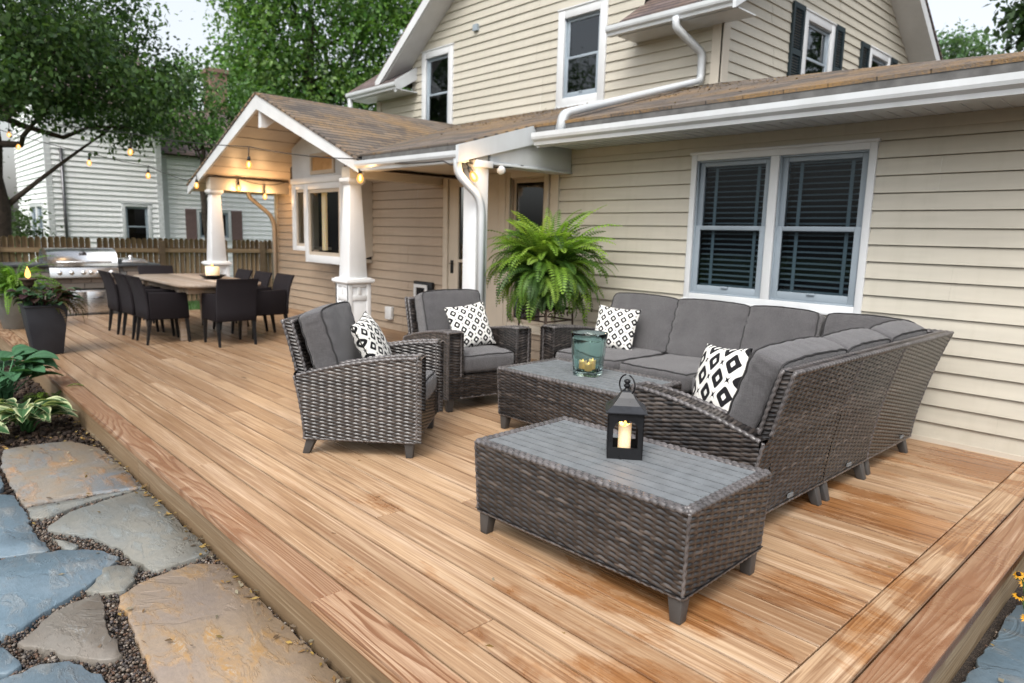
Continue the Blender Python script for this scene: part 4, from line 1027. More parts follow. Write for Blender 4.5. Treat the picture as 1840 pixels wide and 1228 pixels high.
# ---- throw pillows
def pillow(label,loc,R,s=.42,mat='pillow',seed=0):
    mb=MB(); n=26; g=np.linspace(-1,1,n+1); A,B=np.meshgrid(g,g,indexing='ij'); rr=random.Random(seed); p0,p1=rr.uniform(0,6),rr.uniform(0,6)
    pin=1-.075*(1-np.abs(B)**2)*np.abs(A)**3; pin2=1-.075*(1-np.abs(A)**2)*np.abs(B)**3
    th=.068*((1-np.abs(A)**2.6)*(1-np.abs(B)**2.6))**.55+.004+.004*np.sin(A*9+p0)*np.sin(B*7+p1)*(1-A*A)*(1-B*B)
    for sg in (1,-1):
        v=np.stack([A*pin*s/2,B*pin2*s/2,sg*th],-1).reshape(-1,3)
        ii,jj=np.meshgrid(np.arange(n),np.arange(n),indexing='ij')
        q=np.stack([ii*(n+1)+jj,(ii+1)*(n+1)+jj,(ii+1)*(n+1)+jj+1,ii*(n+1)+jj+1],-1).reshape(-1,4)
        if sg<0: q=q[:,::-1]
        mb.add(v,q,np.stack([(A+1)/2,(B+1)/2],-1).reshape(-1,2))
    xform(mb,R,(0,0,0)); z=min(v[:,2].min() for v in mb.v)
    o=part('throw_pillow',mb,MT[mat],None,smooth=True); o.location=loc
    return tag(o,label,'pillow','black and white throw pillows')
def face(yaw,tilt,roll=0): # pillow plane: local x->right, y->up, z->facing direction
    base=np.array([[0,0,1],[1,0,0],[0,1,0]],float)   # local z -> world +x, x -> +y, y -> +z
    return rot('z',yaw)@rot('y',-tilt)@base@rot('z',roll)
R_=math.radians
c1l=lambda x,y,z:(-3.21+math.cos(R_(43))*x-math.sin(R_(43))*y,1.245+math.sin(R_(43))*x+math.cos(R_(43))*y,z)
c2l=lambda x,y,z:(-3.73+math.cos(R_(-8))*x-math.sin(R_(-8))*y,2.42+math.sin(R_(-8))*x+math.cos(R_(-8))*y,z)
pillow('patterned throw pillow on the lounge chair seen from its side',c1l(-.02,.0,.625),face(R_(43),R_(26),R_(8)),.385,seed=1)
pillow('patterned throw pillow on the lounge chair facing the camera',c2l(.0,.03,.605),face(R_(-12),R_(24),R_(7)),.37,seed=2)
pillow('patterned throw pillow at the fern end of the sofa behind the glass vase',(-2.99,3.40,.60),face(R_(-72),R_(22),R_(-3)),.37,seed=3)
MT['pillow2']=mat_pillow('pillow_print_bold',2.55,.12,.345,.0040,.26)
pillow('boldly patterned throw pillow on the sofa end unit nearest the camera',(-1.25,2.06,.60),face(R_(238),R_(14),R_(6)),.43,'pillow2',seed=4)
# ---- lantern with candle on the near table
def local(root_loc,rz):
    c,s=math.cos(rz),math.sin(rz); return lambda p:(root_loc[0]+c*p[0]-s*p[1],root_loc[1]+s*p[0]+c*p[1],root_loc[2]+p[2])
TT=.4315
MT['lanternroof']=mat_plain('black_metal_sheen',(.020,.022,.026),.3,.3,25,.1)  # roof colour lifted to imitate a sheen on the metal
ln=thing('lantern','black metal candle lantern with a ring handle on the near coffee table','lantern',(-1.185,1.205,TT),R_(40))
mb=MB(); s=.073; h0,h1=.0,.195
mb.box(-s,s,-s,s,0,.008)
for sx,sy in ((1,0),(-1,0),(0,1),(0,-1)):
    Mf=(lambda a,b,d,sx=sx,sy=sy:(sx*(s-d)+a*(-sy),sy*(s-d)+a*sx,b))
    mb.boxm(Mf,-s,s,.008,.048,0,.004); mb.boxm(Mf,-s,-s+.022,.048,h1,0,.004); mb.boxm(Mf,s-.022,s,.048,h1,0,.004); mb.boxm(Mf,-s+.022,s-.022,.165,h1,0,.004)
    # arched head of the opening
    n=10; w=s-.022
    for i in range(n):
        x0=-w+2*w*i/n; x1=-w+2*w*(i+1)/n; zc=lambda x: .128+.037*math.sqrt(max(0,1-(x/w)**2))
        mb.hexa([Mf(x0,zc(x0),.0005),Mf(x1,zc(x1),.0005),Mf(x1,zc(x1),.0038),Mf(x0,zc(x0),.0038),Mf(x0,.166,.0005),Mf(x1,.166,.0005),Mf(x1,.166,.0038),Mf(x0,.166,.0038)])
part('cage',mb,MT['black'],ln,world=False)
mb=MB(); pr=[(s+.012,.195),(s+.012,.199),(.056,.222),(.034,.250),(.021,.272),(.017,.276)]
for (r0,z0),(r1,z1) in zip(pr[:-1],pr[1:]): mb.frustum(0,0,z0,z1,r0,r1)
part('roof',mb,MT['lanternroof'],ln,world=False)
mb=MB(); mb.lathe([(.016,.274),(.017,.279),(.010,.284),(.009,.290),(.014,.294),(.015,.300),(.008,.306),(.013,.311),(.014,.318),(.008,.324),(.0,.326)],n=14)
part('finial',mb,MT['black'],ln,world=False,smooth=True)
mb=MB(); mb.tube([(.0,.043*math.sin(t),.300+.043*math.cos(t)) for t in np.linspace(.25,2*PI-.25,30)],.0034,8)
xform(mb,rot('z',R_(45))@rot('y',0),(0,0,0)); part('ring_handle',mb,MT['black'],ln,world=False,smooth=True)
def flame(root,x,y,z,h=.028,r=.007):
    mb=MB(); mb.lathe([(0,0),(r*.7,h*.12),(r,h*.3),(r*.75,h*.55),(r*.3,h*.82),(0,h)],x,y,z,12); part('flame',mb,MT['flame'],root,world=False,smooth=True)
def candle(label,loc,r,h,cat='candle',fl=True,group=None,wick=True,fh=.026):
    o=thing('candle',label,cat,loc,0,group)
    mb=MB(); n=22
    mb.lathe([(r*.96,0),(r,.004),(r,h-.004),(r*.93,h),(r*.72,h-.004),(r*.3,h-.012),(0,h-.013)],n=n)
    v=mb.v[0]; ang=np.arctan2(v[:,1],v[:,0]); m=v[:,2]>h-.02; v[m,2]+=.006*np.sin(ang[m]*2+1)*(np.hypot(v[m,0],v[m,1])/r)
    part('wax',mb,MT['wax'],o,world=False,smooth=True)
    mb=MB(); mb.tube([(0,0,h-.014),(.001,0,h-.002)],.0012,6); part('wick',mb,MT['black'],o,world=False)
    if fl: flame(o,0,0,h-.006,fh,fh*.26)
    return o
candle('lit ivory pillar candle inside the black lantern',(-1.185,1.205,TT+.0085),.027,.125)
# ---- glass vase with candles
vs=thing('glass_vase','thick green glass hurricane vase holding small candles on the far coffee table','vase',(-2.40,2.38,TT))
mb=MB(); n=48
def ring(r,z,a,sq): 
    out=[]
    for k in range(n):
        t=2*PI*k/n; c_,s_=math.cos(t),math.sin(t); q=(abs(c_)**5+abs(s_)**5)**(-1/5); rr=r*((1-sq)+sq*q)*(1+a*math.cos(4*t)+.012*math.cos(16*t))
        out.append((rr*c_,rr*s_,z))
    return out
H=.285
outer=[(.086,0,.0,.8),(.088,.01,.0,.8),(.094,.08,.01,.8),(.104,.16,.02,.8),(.108,.23,.03,.75),(.115,.275,.05,.7),(.117,H,.055,.7)]
inner=[(.109,H,.055,.7),(.098,.24,.03,.75),(.090,.14,.02,.8),(.078,.06,.0,.8),(.070,.030,0,.8)]
rings=[ring(r,z,a,q) for r,z,a,q in outer+inner]; v=[p for r in rings for p in r]; f=[]
for i in range(len(rings)-1):
    for k in range(n): k2=(k+1)%n; f.append((i*n+k,i*n+k2,(i+1)*n+k2,(i+1)*n+k))
f.append(tuple(reversed(range(n)))); f.append(tuple((len(rings)-1)*n+k for k in range(n)))
mb.add(v,f); xform(mb,rot('z',R_(20)),(0,0,0)); part('glass',mb,MT['vase'],vs,world=False,smooth=True)
for i,(dx,dy) in enumerate(((.03,-.03),(-.036,-.012),(.012,.034))):
    candle('small lit votive candle on the %s inside the green glass vase'%('camera side','left side','far side')[i],(-2.40+dx,2.38+dy,TT+.0315),.026,.05+.008*i,fh=.02,group='votive candles in the vase')
# ================================================================== dining set
def curved_slab(mb,prof,w0,w1,th,c):
    """prof: list of (x,z) up the back; slab of width 2*w along y"""
    n=len(prof)
    for i in range(n-1):
        (xa,za),(xb,zb)=prof[i],prof[i+1]; wa=w0+(w1-w0)*i/(n-1); wb=w0+(w1-w0)*(i+1)/(n-1)
        mb.hexa([(xa-th,-wa,za),(xa,-wa,za),(xa,wa,za),(xa-th,wa,za),(xb-th,-wb,zb),(xb,-wb,zb),(xb,wb,zb),(xb-th,wb,zb)],c)
DC=(.030,.022,.024)
MT['resin']=(lambda k:k.bsdf(k.mix(k.n('ShaderNodeTexChecker',{'Vector':k.map(k.obj(),(1,1,1)),'Scale':70.}).outputs[1],(.006,.005,.006),(.015,.012,.014)),.7,None,Specular_IOR_Level=.12))(M_('dark_resin_weave'))
def dining_chair(label,loc,rz):
    t=thing('dining_chair',label,'dining chair',loc,rz,'dark woven dining chairs')
    mb=MB(); z=.285
    prof=[(-.19,z),(-.195,.40),(-.205,.52),(-.225,.62),(-.255,.71),(-.285,.775)]
    curved_slab(mb,prof,.225,.235,.035,DC); part('backrest',mb,MT['resin'],t,world=False,bevel=.008)
    mb=MB(); mb.box(-.19,.235,-.19,.19,z,.40,DC); part('seat',mb,MT['resin'],t,world=False,bevel=.015)
    for s in (1,-1):
        mb=MB()
        y0,y1=(.19,.235) if s>0 else (-.235,-.19)
        mb.hexa([(-.19,y0,z),(.235,y0,z),(.235,y1,z),(-.19,y1,z),(-.20,y0,.60),(.215,y0,.585),(.215,y1,.585),(-.20,y1,.60)],DC)
        part('arm',mb,MT['resin'],t,world=False,bevel=.012)
    for x,dx in ((-.19,-.04),(.205,.025)):
        for y in (-.205,.205):
            mb=MB(); mb.hexa([(x+dx-.012,y-.012,0),(x+dx+.012,y-.012,0),(x+dx+.012,y+.012,0),(x+dx-.012,y+.012,0),(x-.02,y-.02,z),(x+.02,y-.02,z),(x+.02,y+.02,z),(x-.02,y+.02,z)])
            part('leg',mb,MT['black'],t,world=False)
    return t
ch=dining_chair('dark woven dining chair with its back to the camera at the near table end',(-7.53,1.95,0),PI)
for lab,loc,rz in (('dark woven dining chair in the left row nearest the camera',(-8.10,1.385,0),PI/2),
    ('dark woven dining chair in the middle of the left row',(-8.63,1.37,0),PI/2),('dark woven dining chair in the left row nearest the grill',(-9.13,1.33,0),PI/2),
    ('dark woven dining chair in the right row nearest the camera by the siding',(-7.90,2.52,0),-PI/2),('dark woven dining chair in the middle of the right row',(-8.46,2.48,0),-PI/2),
    ('dark woven dining chair in the right row furthest from the camera',(-9.02,2.45,0),-PI/2),('dark woven dining chair at the far end of the table before the fence',(-10.0,1.95,0),0)):
    dup(ch,loc,rz,lab)
dt=thing('dining_table','long wooden dining table with rounded corners between the dark woven chairs','dining table',(-8.65,1.95,0))
mb=MB(); pts=[]; a,b,r=1.08,.50,.28
for cx,cy,a0 in ((a-r,b-r,0),(-a+r,b-r,90),(-a+r,-b+r,180),(a-r,-b+r,270)):
    for k in range(9): t=R_(a0+k*90/8); pts.append((cx+r*math.cos(t),cy+r*math.sin(t)))
v=[(x,y,.655) for x,y in pts]+[(x,y,.69) for x,y in pts]; n=len(pts); 
mb.add(v,[tuple(range(n))[::-1],tuple(range(n,2*n))]+[(i,(i+1)%n,n+(i+1)%n,n+i) for i in range(n)],[(p[0],p[1]) for p in v],(.4,.3,.6)); part('tabletop',mb,MT['teak'],dt,world=False)
mb=MB(); mb.box(-.85,.85,-.36,-.33,.57,.655); mb.box(-.85,.85,.33,.36,.57,.655); mb.box(-.85,-.82,-.33,.33,.57,.655); mb.box(.82,.85,-.33,.33,.57,.655); part('apron',mb,MT['teak'],dt,world=False)
for x in (-.8,.62):
    for y in (-.36,.36):
        mb=MB(); mb.frustum(x,y,0,.65,.03,.042); part('leg',mb,MT['teak'],dt,world=False)
bw=thing('candle_bowl','dark shallow bowl holding a lit candle on the dining table','bowl',(-8.5,2.12,.69)); mb=MB(); mb.lathe([(.06,0),(.10,.012),(.16,.05),(.165,.055),(.15,.05),(.09,.02),(0,.016)]); part('bowl',mb,MT['black'],bw,world=False,smooth=True)
candle('lit ivory candle in the dark bowl on the dining table',(-8.5,2.12,.708),.085,.14,fh=.05)
# ================================================================== grill island
gi=thing('grill_island','stone faced outdoor kitchen counter with steel doors beyond the deck','counter',(-11.7,.8,GZ))
mb=MB()
for iz in range(11):
    z0=GZ+iz*.082; y=-1.2+random.uniform(0,.2)
    while y<2.22:
        w=random.uniform(.12,.34); y1=min(y+w,2.25); t=random.uniform(.6,1.25); c=random.choice(((.20,.18,.16),(.15,.15,.15),(.24,.20,.17)))
        if not (.98<y1 and y<1.55 and z0<.36): mb.box(-11.34+random.uniform(0,.02),-11.305,y,y1-.008,z0,z0+.076,tuple(q*t for q in c))
        y=y1
mb.box(-12.05,-11.33,-1.2,2.25,GZ,.715,(.08,.075,.07)); part('stone_base',mb,MT['brickv'],gi)
mb=MB(); mb.box(-12.1,-11.26,-1.25,.80,.716,.755); mb.box(-12.1,-11.26,1.70,2.3,.716,.755); part('countertop',mb,MT['counter'],gi,bevel=.006)
mb=MB()
for y0,y1 in ((1.0,1.26),(1.27,1.53)): mb.box(-11.325,-11.29,y0,y1,-.12,.345)
mb.box(-11.32,-11.30,.98,1.55,-.14,.365); d_=part('cabinet_door',mb,MT['steel'],gi,bevel=.004)
mb=MB()
for y in (1.05,1.34): mb.tube([(-11.265,y,.25),(-11.265,y+.13,.25)],.009,8)
part('door_handle',mb,MT['steel_dark'],d_)
gr=thing('grill','stainless steel gas grill with a closed lid and a row of knobs','grill',(-11.65,1.25,.716))
mb=MB(); mb.box(-12.05,-11.28,.82,1.69,.55,.70); part('body',mb,MT['steel_dark'],gr,bevel=.006)
mb=MB(); mb.hexa([(-11.29,.81,.545),(-11.24,.81,.56),(-11.24,1.70,.56),(-11.29,1.70,.545),(-11.31,.81,.715),(-11.27,.81,.705),(-11.27,1.70,.705),(-11.31,1.70,.715)]); part('control_panel',mb,MT['steel'],gr,bevel=.004)
mb=MB(); pr=[(-11.28,.72),(-11.28,.80),(-11.33,.91),(-11.42,.968),(-11.56,.985),(-11.85,.96),(-11.98,.85),(-12.0,.72)]
nl=len(pr); v=[(x,.80,z) for x,z in pr]+[(x,1.70,z) for x,z in pr]; mb.add(v,[(i,i+1,nl+i+1,nl+i) for i in range(nl-1)]+[tuple(range(nl)),tuple(range(nl,2*nl))[::-1]]); lid=part('lid',mb,MT['steel'],gr)
mb=MB(); mb.tube([(-11.245,.9,.79),(-11.215,.9,.79),(-11.215,1.6,.79),(-11.245,1.6,.79)],.014,10); part('handle',mb,MT['steel'],lid,smooth=True)
mb=MB(); mb.tube([(-11.335,1.25,.90),(-11.315,1.25,.892)],.05,18); part('temperature_gauge',mb,MT['steel_dark'],lid,smooth=True)
for y in (.93,1.08,1.23,1.33,1.43,1.60): mb=MB(); mb.tube([(-11.26,y,.635),(-11.21,y,.63)],[.034,.028],14); part('knob',mb,MT['steel'],gr,smooth=True)
sbn=thing('side_burner','stainless side burner with its cover shut beside the gas grill','burner',(-11.65,1.93,.756)); mb=MB(); mb.box(-11.95,-11.3,1.76,2.12,.756,.80); mb.box(-11.93,-11.32,1.78,2.10,.80,.82); part('burner_cover',mb,MT['steel'],sbn,bevel=.005); mb=MB(); mb.lathe([(.0,0),(.03,.0),(.035,.03),(.02,.06),(0,.065)],-11.5,1.93,.82,14); part('burner_cap',mb,MT['steel'],sbn,smooth=True)
# ================================================================== plants
def leafquads(mb,P,L,Wd,U,Nn,colr):
    """rhombus leaves: base P, length L along U, width Wd, plane normal Nn"""
    Wv=np.cross(U,Nn); n=len(P)
    v=np.empty((n,4,3)); v[:,0]=P; v[:,1]=P+U*L[:,None]*.45+Wv*Wd[:,None]*.5; v[:,2]=P+U*L[:,None]+Nn*(-.12*L)[:,None]; v[:,3]=P+U*L[:,None]*.45-Wv*Wd[:,None]*.5
    mb.add(v.reshape(-1,3),np.arange(4*n).reshape(n,4),None,np.repeat(colr,4,axis=0))
def unit_rows(n): a=RNG.normal(size=(n,3)); return a/np.linalg.norm(a,axis=1,keepdims=True)
def tree(name,label,base,tr,th,blobs,per,leaf,cols,limbs=(),group=None,cs=.32,cl=38,seed=0,lean=(0,0)):
    global RNG; RNG=np.random.default_rng(seed)
    t=thing(name,label,'tree',base,0,group); bx,by,bz=base
    mb=MB(); top=V(bx+lean[0],by+lean[1],bz+th); q=[V(bx,by,bz-.05)+(top-V(bx,by,bz))*s+RNG.normal(size=3)*.05*(s>0)*(1,1,0) for s in np.linspace(0,1,9)]
    mb.tube(q,np.linspace(tr,tr*.45,9)*np.array([1.35]+[1]*8),12)
    tr_=part('trunk',mb,MT['bark'],t,smooth=True)
    lb=MB()
    for bl in blobs:
        c=V(*bl[:3]); s=q[int(RNG.integers(5,9))]
        m=(s+c)/2+V(0,0,-.15*np.linalg.norm(c-s)); pth=[s,(s+m)/2+RNG.normal(size=3)*.1,m,(m+c)/2+RNG.normal(size=3)*.12,c]
        lb.tube(pth,np.linspace(tr*.24,.015,5),7)
        for k in range(2):
            e=c+unit_rows(1)[0]*V(*bl[3:6])*.8; lb.tube([m+(c-m)*RNG.uniform(.2,1),(c+e)/2+RNG.normal(size=3)*.1,e],[.022,.012,.005],5)
    for pth,r0 in limbs: lb.tube(rpath([V(*p) for p in pth],.5),np.linspace(r0,.02,len(rpath([V(*p) for p in pth],.5))),8)
    part('limbs',lb,MT['bark'],t,smooth=True)
    mb=MB()
    for bl in blobs:
        c=V(*bl[:3]); r=V(*bl[3:6]); dens=bl[6] if len(bl)>6 else 1
        nc=int(per*dens); d=unit_rows(nc); rad=RNG.uniform(.25,1,nc)**.5
        cen=c+d*r*rad[:,None]
        n=nc*cl; k=np.repeat(np.arange(nc),cl)
        P=cen[k]+RNG.normal(size=(n,3))*cs*np.array((1,1,.55))
        U=unit_rows(n); U[:,2]-=.5; U/=np.linalg.norm(U,axis=1,keepdims=True)
        N_=unit_rows(n)*.8+V(0,0,.9); N_-=U*(N_*U).sum(1,keepdims=True); N_/=np.linalg.norm(N_,axis=1,keepdims=True)+1e-9
        L=leaf*RNG.uniform(.7,1.35,n)
        tone=RNG.uniform(.55,1.35,nc)[k]*RNG.uniform(.75,1.25,n)
        ci=RNG.integers(0,len(cols),nc)[k]; C=np.array(cols)[ci]*tone[:,None]
        leafquads(mb,P,L,L*.62,U,N_,C)
    part('crown',mb,MT['leaf'],t)
    return t
G1=((.065,.13,.042),(.10,.185,.06),(.042,.09,.035),(.15,.24,.10)); G2=((.10,.21,.05),(.14,.27,.065),(.065,.15,.04),(.19,.31,.09)); G3=((.09,.17,.085),(.13,.22,.11))
tree('leafy_tree','large dark green tree at the left whose low limb reaches across the neighbouring house',(-15.6,.70,GZ),.30,4.8,
  [(-15.4,.3,5.4,1.9,1.6,1.2),(-14.6,2.0,5.2,1.6,1.3,1.2),(-15.0,1.2,7.0,2.2,2.0,1.5),(-13.6,1.6,4.3,1.0,.9,.6),(-14.2,.2,4.3,1.4,1.0,.7),(-15.2,2.8,5.0,1.1,.8,.8,.8),(-14.2,2.5,3.9,.9,.8,.42,.6),(-15.0,3.5,4.2,.6,.6,.45,.7),(-12.9,.4,5.2,1.4,1.2,.9),(-13.4,.6,3.6,.8,.6,.4,.7),(-15.1,3.0,3.3,.7,.6,.28,.4),(-14.5,1.6,3.5,.7,.5,.28,.5),(-16.5,-.9,6.,2.,1.6,2.2),(-15.0,1.9,6.7,1.4,1.2,1.0)],48,.10,G1,
  limbs=[([(-15.6,.75,1.5),(-15.45,1.2,1.95),(-15.3,1.9,2.6),(-15.2,2.6,3.2)],.055)],seed=3,cl=60)
tree('leafy_tree','tall bright green tree with a dark forked trunk behind the porch gable',(-27.25,13.03,GZ),.36,10.2,
  [(-27.66,12.62,7.14,2.72,2.72,1.63),(-26.03,14.53,6.59,2.04,1.9,1.77),(-28.21,11.26,7.95,1.63,1.5,1.77),(-26.85,12.9,9.86,2.99,2.99,2.04),(-28.21,11.54,11.22,1.9,1.63,2.04),(-25.89,15.34,9.86,2.45,2.18,2.04),(-27.39,13.17,12.85,2.99,2.99,1.9),(-24.94,16.43,11.76,2.18,2.04,1.9),(-27.25,11.54,5.5,2.18,2.04,1.22),(-25.49,14.53,4.82,1.9,1.77,1.09),(-28.21,11.81,13.94,1.9,1.63,1.9),(-24.53,16.16,7.14,1.63,1.63,1.63,0.8)],85,.19,G2,seed=5,cs=.55,cl=56,
  limbs=[([(-27.25,13.03,5.5),(-26.85,13.85,7.14),(-26.03,14.8,9.58)],.18),([(-27.25,13.03,4.96),(-27.66,12.22,6.86),(-27.93,11.26,9.86)],.18)])
tree('leafy_tree','mid height leafy green tree in front of the white house left of the gable',(-18.6,5.6,GZ),.12,3.6,
  [(-18.6,5.5,4.1,1.2,1.2,.75),(-18.5,6.4,3.7,.9,.9,.6),(-18.9,4.7,4.4,.9,.9,.8),(-18.6,6.6,4.7,.7,.7,.6,.8),(-18.9,5.2,5.1,.55,.55,.6,.6)],34,.11,((.09,.19,.055),(.14,.27,.07),(.07,.14,.045)),seed=7,cs=.28)
tree('leafy_tree','dark leafy tree reaching in at the upper right behind the lower roof',(-2.0,17.6,GZ),.25,5.5,
  [(-2.3,15.9,6.3,1.1,1.0,.8),(-1.5,16.2,7.2,1.5,1.3,.9),(-1.4,17.,5.6,1.3,1.3,.9),(-2.75,15.8,5.6,.45,.45,.35,.35)],70,.17,((.045,.085,.04),(.07,.125,.05)),seed=9,cs=.24)
tree('leafy_tree','soft blue green tree further off at the upper right beyond the roof',(-8.6,33,GZ),.3,7.,
  [(-8.6,33,6.8,2.1,2.1,1.6),(-8.9,32.7,8.9,1.2,1.2,1.2),(-5.2,34,8.0,2.2,2,2.0),(-11.0,32,5.4,1.8,1.8,1.5)],60,.20,G3,seed=11,cs=.45)
tree('leafy_bush','pale green bush behind the fence under the large tree at the left',(-17.2,.9,GZ),.06,1.2,[(-17.2,.9,1.05,.9,.8,.75),(-17.6,.2,1.5,.9,.8,.8),(-18.6,.0,2.6,1.2,1.3,1.3)],50,.10,((.13,.20,.09),(.09,.15,.06)),seed=13,cs=.22)
# ---- fern fronds
def fronds(mb,base,n,L,seed,up=(.2,1.1),droop=1.6,cols=((.16,.27,.035),(.24,.36,.06),(.08,.16,.025),(.045,.10,.02)),wl=.055,spread=1.,pairs=24,az=(0,2*PI)):
    g=np.random.default_rng(seed); Ps=[];Us=[];Ns=[];Ls=[];Cs=[]
    for i in range(n):
        a=g.uniform(*az); el=g.uniform(*up); l=L*g.uniform(.65,1.15); dr=droop*g.uniform(.7,1.25)
        p=V(*base)+g.normal(size=3)*(.03,.03,.015); s=l/pairs; col=np.array(cols[g.integers(len(cols))])*g.uniform(.75,1.3); tw=g.uniform(-.5,.5); da=g.uniform(-.3,.3); pts=[p]
        for k in range(pairs):
            t=k/pairs; e=el-dr*t*t*1.25-.25*t; aa=a+da*t
            d=V(math.cos(aa)*math.cos(e)*spread,math.sin(aa)*math.cos(e)*spread,math.sin(e)); d=nrm(d)
            p=p+d*s; pts.append(p)
            side=nrm(np.cross(d,(0,0,1))+1e-6*V(1,0,0)); nn=np.cross(side,d); side=side*math.cos(tw)+nn*math.sin(tw); nn=np.cross(side,d)
            w=wl*(math.sin(PI*min(1,t*.93+.09))**.55)
            for sg in (1,-1):
                Ps.append(p); Us.append(nrm(side*sg+d*.35+V(0,0,-.12))); Ns.append(nn); Ls.append(w*g.uniform(.85,1.1)); Cs.append(col*(1.25-.35*(1-t))*g.uniform(.85,1.15))
        mb.tube(pts[::4]+[pts[-1]],.0018,4,tuple(col*.7),caps=False)
    Ls=np.array(Ls); leafquads(mb,np.array(Ps),Ls,np.full(len(Ls),L/pairs*.78),np.array(Us),np.array(Ns),np.array(Cs))
fx,fy=-3.86,3.47
fp=thing('boston_fern','huge bright green Boston fern spilling over its stand beside the porch post','fern',(fx,fy,.69))
mb=MB(); fronds(mb,(fx,fy,.98),150,.66,1,(.1,1.3),1.5,wl=.078,pairs=26); fronds(mb,(fx,fy,.95),115,.56,2,(-.4,.5),1.35,wl=.068,pairs=24,cols=((.10,.19,.03),(.04,.09,.018),(.15,.25,.04))); fronds(mb,(fx,fy,.97),62,.74,3,(.85,1.5),.8,wl=.076,pairs=28,cols=((.17,.30,.04),(.28,.40,.08),(.08,.16,.03)))
part('fronds',mb,MT['fern'],fp)
mb=MB(); mb.lathe([(.12,.69),(.15,.9),(.165,.92),(.14,.91),(0,.88)],fx,fy,0,20); part('pot',mb,MT['black'],fp,smooth=True)
ps=thing('plant_stand','tall rusty iron plant stand with scrolled top rail under the big fern','plant stand',(fx,fy,0))
mb=MB(); h=.17
for sx in (-1,1):
    for sy in (-1,1): mb.tube([(fx+sx*h*1.15,fy+sy*h*1.15,0),(fx+sx*h,fy+sy*h,.69)],.009,6)
for z in (.58,.685,.12):
    for a,b in (((-h,-h),(h,-h)),((h,-h),(h,h)),((h,h),(-h,h)),((-h,h),(-h,-h))): mb.tube([(fx+a[0],fy+a[1],z),(fx+b[0],fy+b[1],z)],.008,6)
part('frame',mb,MT['iron'],ps)
mb=MB()
for ax in range(4):
    for k in range(4):
        o=-h+.045+k*.082; cpt=[]
        for t in np.linspace(0,4.4,18): r=.030*(1-t/6.5); cpt.append((o+r*math.cos(t),.632+r*math.sin(t)))
        f=[lambda u,z:(fx+u,fy-h,z),lambda u,z:(fx+h,fy+u,z),lambda u,z:(fx+u,fy+h,z),lambda u,z:(fx-h,fy+u,z)][ax]
        mb.tube([f(u,z) for u,z in cpt],.005,5)
part('scrollwork',mb,MT['iron'],ps)
mb=MB(); mb.box(fx-h,fx+h,fy-h,fy+h,.684,.69); part('shelf',mb,MT['iron'],ps)
# ---- hosta style leaves
def broad(mb,base,az,L,Wd,rise,arch,c_in,c_out,seed,edge=.72,stem=.5,wave=.02):
    g=random.Random(seed); d=V(math.cos(az),math.sin(az),0); s=V(-d[1],d[0],0); n=12;m=6
    P0=V(*base); tip=P0+d*L*stem*.75+V(0,0,rise)
    mb.tube([P0,P0+d*L*stem*.25+V(0,0,rise*.6),tip],[.007,.006,.004],5,tuple(np.array(c_in)*1.3))
    vs=[];cs=[]; roll=g.uniform(-.35,.35)
    for i in range(n+1):
        t=i/n; w=Wd*(math.sin(PI*t**.72)**.8)*.5 if 0<t<1 else 0; e=.45-arch*t
        c=tip+d*L*(math.sin(t*1.0)/1.0 if 0 else t)*math.cos(arch*t*.5)+V(0,0,L*(.42*t-arch*.5*t*t))
        for j in range(-m,m+1):
            q=j/m; u=q*w; z=abs(q)**1.4*w*.42+wave*Wd*math.sin(t*14+q*3+seed)*abs(q); z+= .010*Wd*math.cos(q*16)
            vs.append(c+s*(u*math.cos(roll))+V(0,0,z*.8+u*math.sin(roll)))
            k=abs(q)**1.0; f=min(1,max(0,(max(k,(t-.80)*2.6)-edge)/.10)); rib=.86+.2*math.cos(q*22)
            cs.append(np.array(c_in)*(1-f)*rib+np.array(c_out)*f)
    k=2*m+1; f=[(i*k+j,(i+1)*k+j,(i+1)*k+j+1,i*k+j+1) for i in range(n) for j in range(2*m)]
    mb.add(vs,f,None,np.array(cs))
def hosta(label,base,n,L,Wd,rise,c1,c2,seed,edge=1.4):
    g=random.Random(seed); t=thing('hosta',label,'hosta',base); mb=MB()
    for i in range(n):
        az=2*PI*i/n*1.0+g.uniform(-.3,.3)+ (i//8)*.4; k=g.uniform(.7,1.12)
        tn=g.uniform(.75,1.25)
        broad(mb,(base[0]+g.uniform(-.03,.03),base[1]+g.uniform(-.03,.03),base[2]),az,L*k,Wd*k,rise*g.uniform(.5,1.15),g.uniform(.55,1.05),tuple(q*tn for q in c1),c2,seed*100+i,edge,g.uniform(.35,.8))
    part('leaves',mb,MT['hosta'],t,smooth=True); return t
hosta('tall blue green hosta with big ribbed leaves beside the deck edge',(-6.25,-.36,GZ),40,.28,.19,.38,(.065,.165,.085),(.05,.13,.07),1)
hosta('variegated hosta with cream edged leaves in the mulch beside the deck',(-5.45,-.33,GZ),38,.22,.115,.18,(.05,.125,.045),(.52,.55,.33),2,.62)
hosta('second variegated hosta cut off by the left edge of the photo',(-5.35,-.74,GZ),14,.22,.13,.16,(.045,.12,.045),(.50,.54,.34),3,.62)
sp=thing('fern_sprig','small yellow green fern growing out against the deck face','fern',(-6.15,-.06,GZ)); mb=MB(); fronds(mb,(-6.15,-.06,-.16),9,.30,5,(.3,1.2),1.2,cols=((.13,.22,.03),(.10,.19,.03)),wl=.045,pairs=16); part('fronds',mb,MT['fern'],sp)
sp=thing('fern_clump','shaded fern clump under the tall blue green hosta','fern',(-6.0,-.35,GZ)); mb=MB(); fronds(mb,(-6.0,-.30,GZ),16,.32,6,(.2,1.1),1.5,cols=((.07,.14,.03),(.05,.10,.02)),wl=.05,pairs=16); part('fronds',mb,MT['fern'],sp)
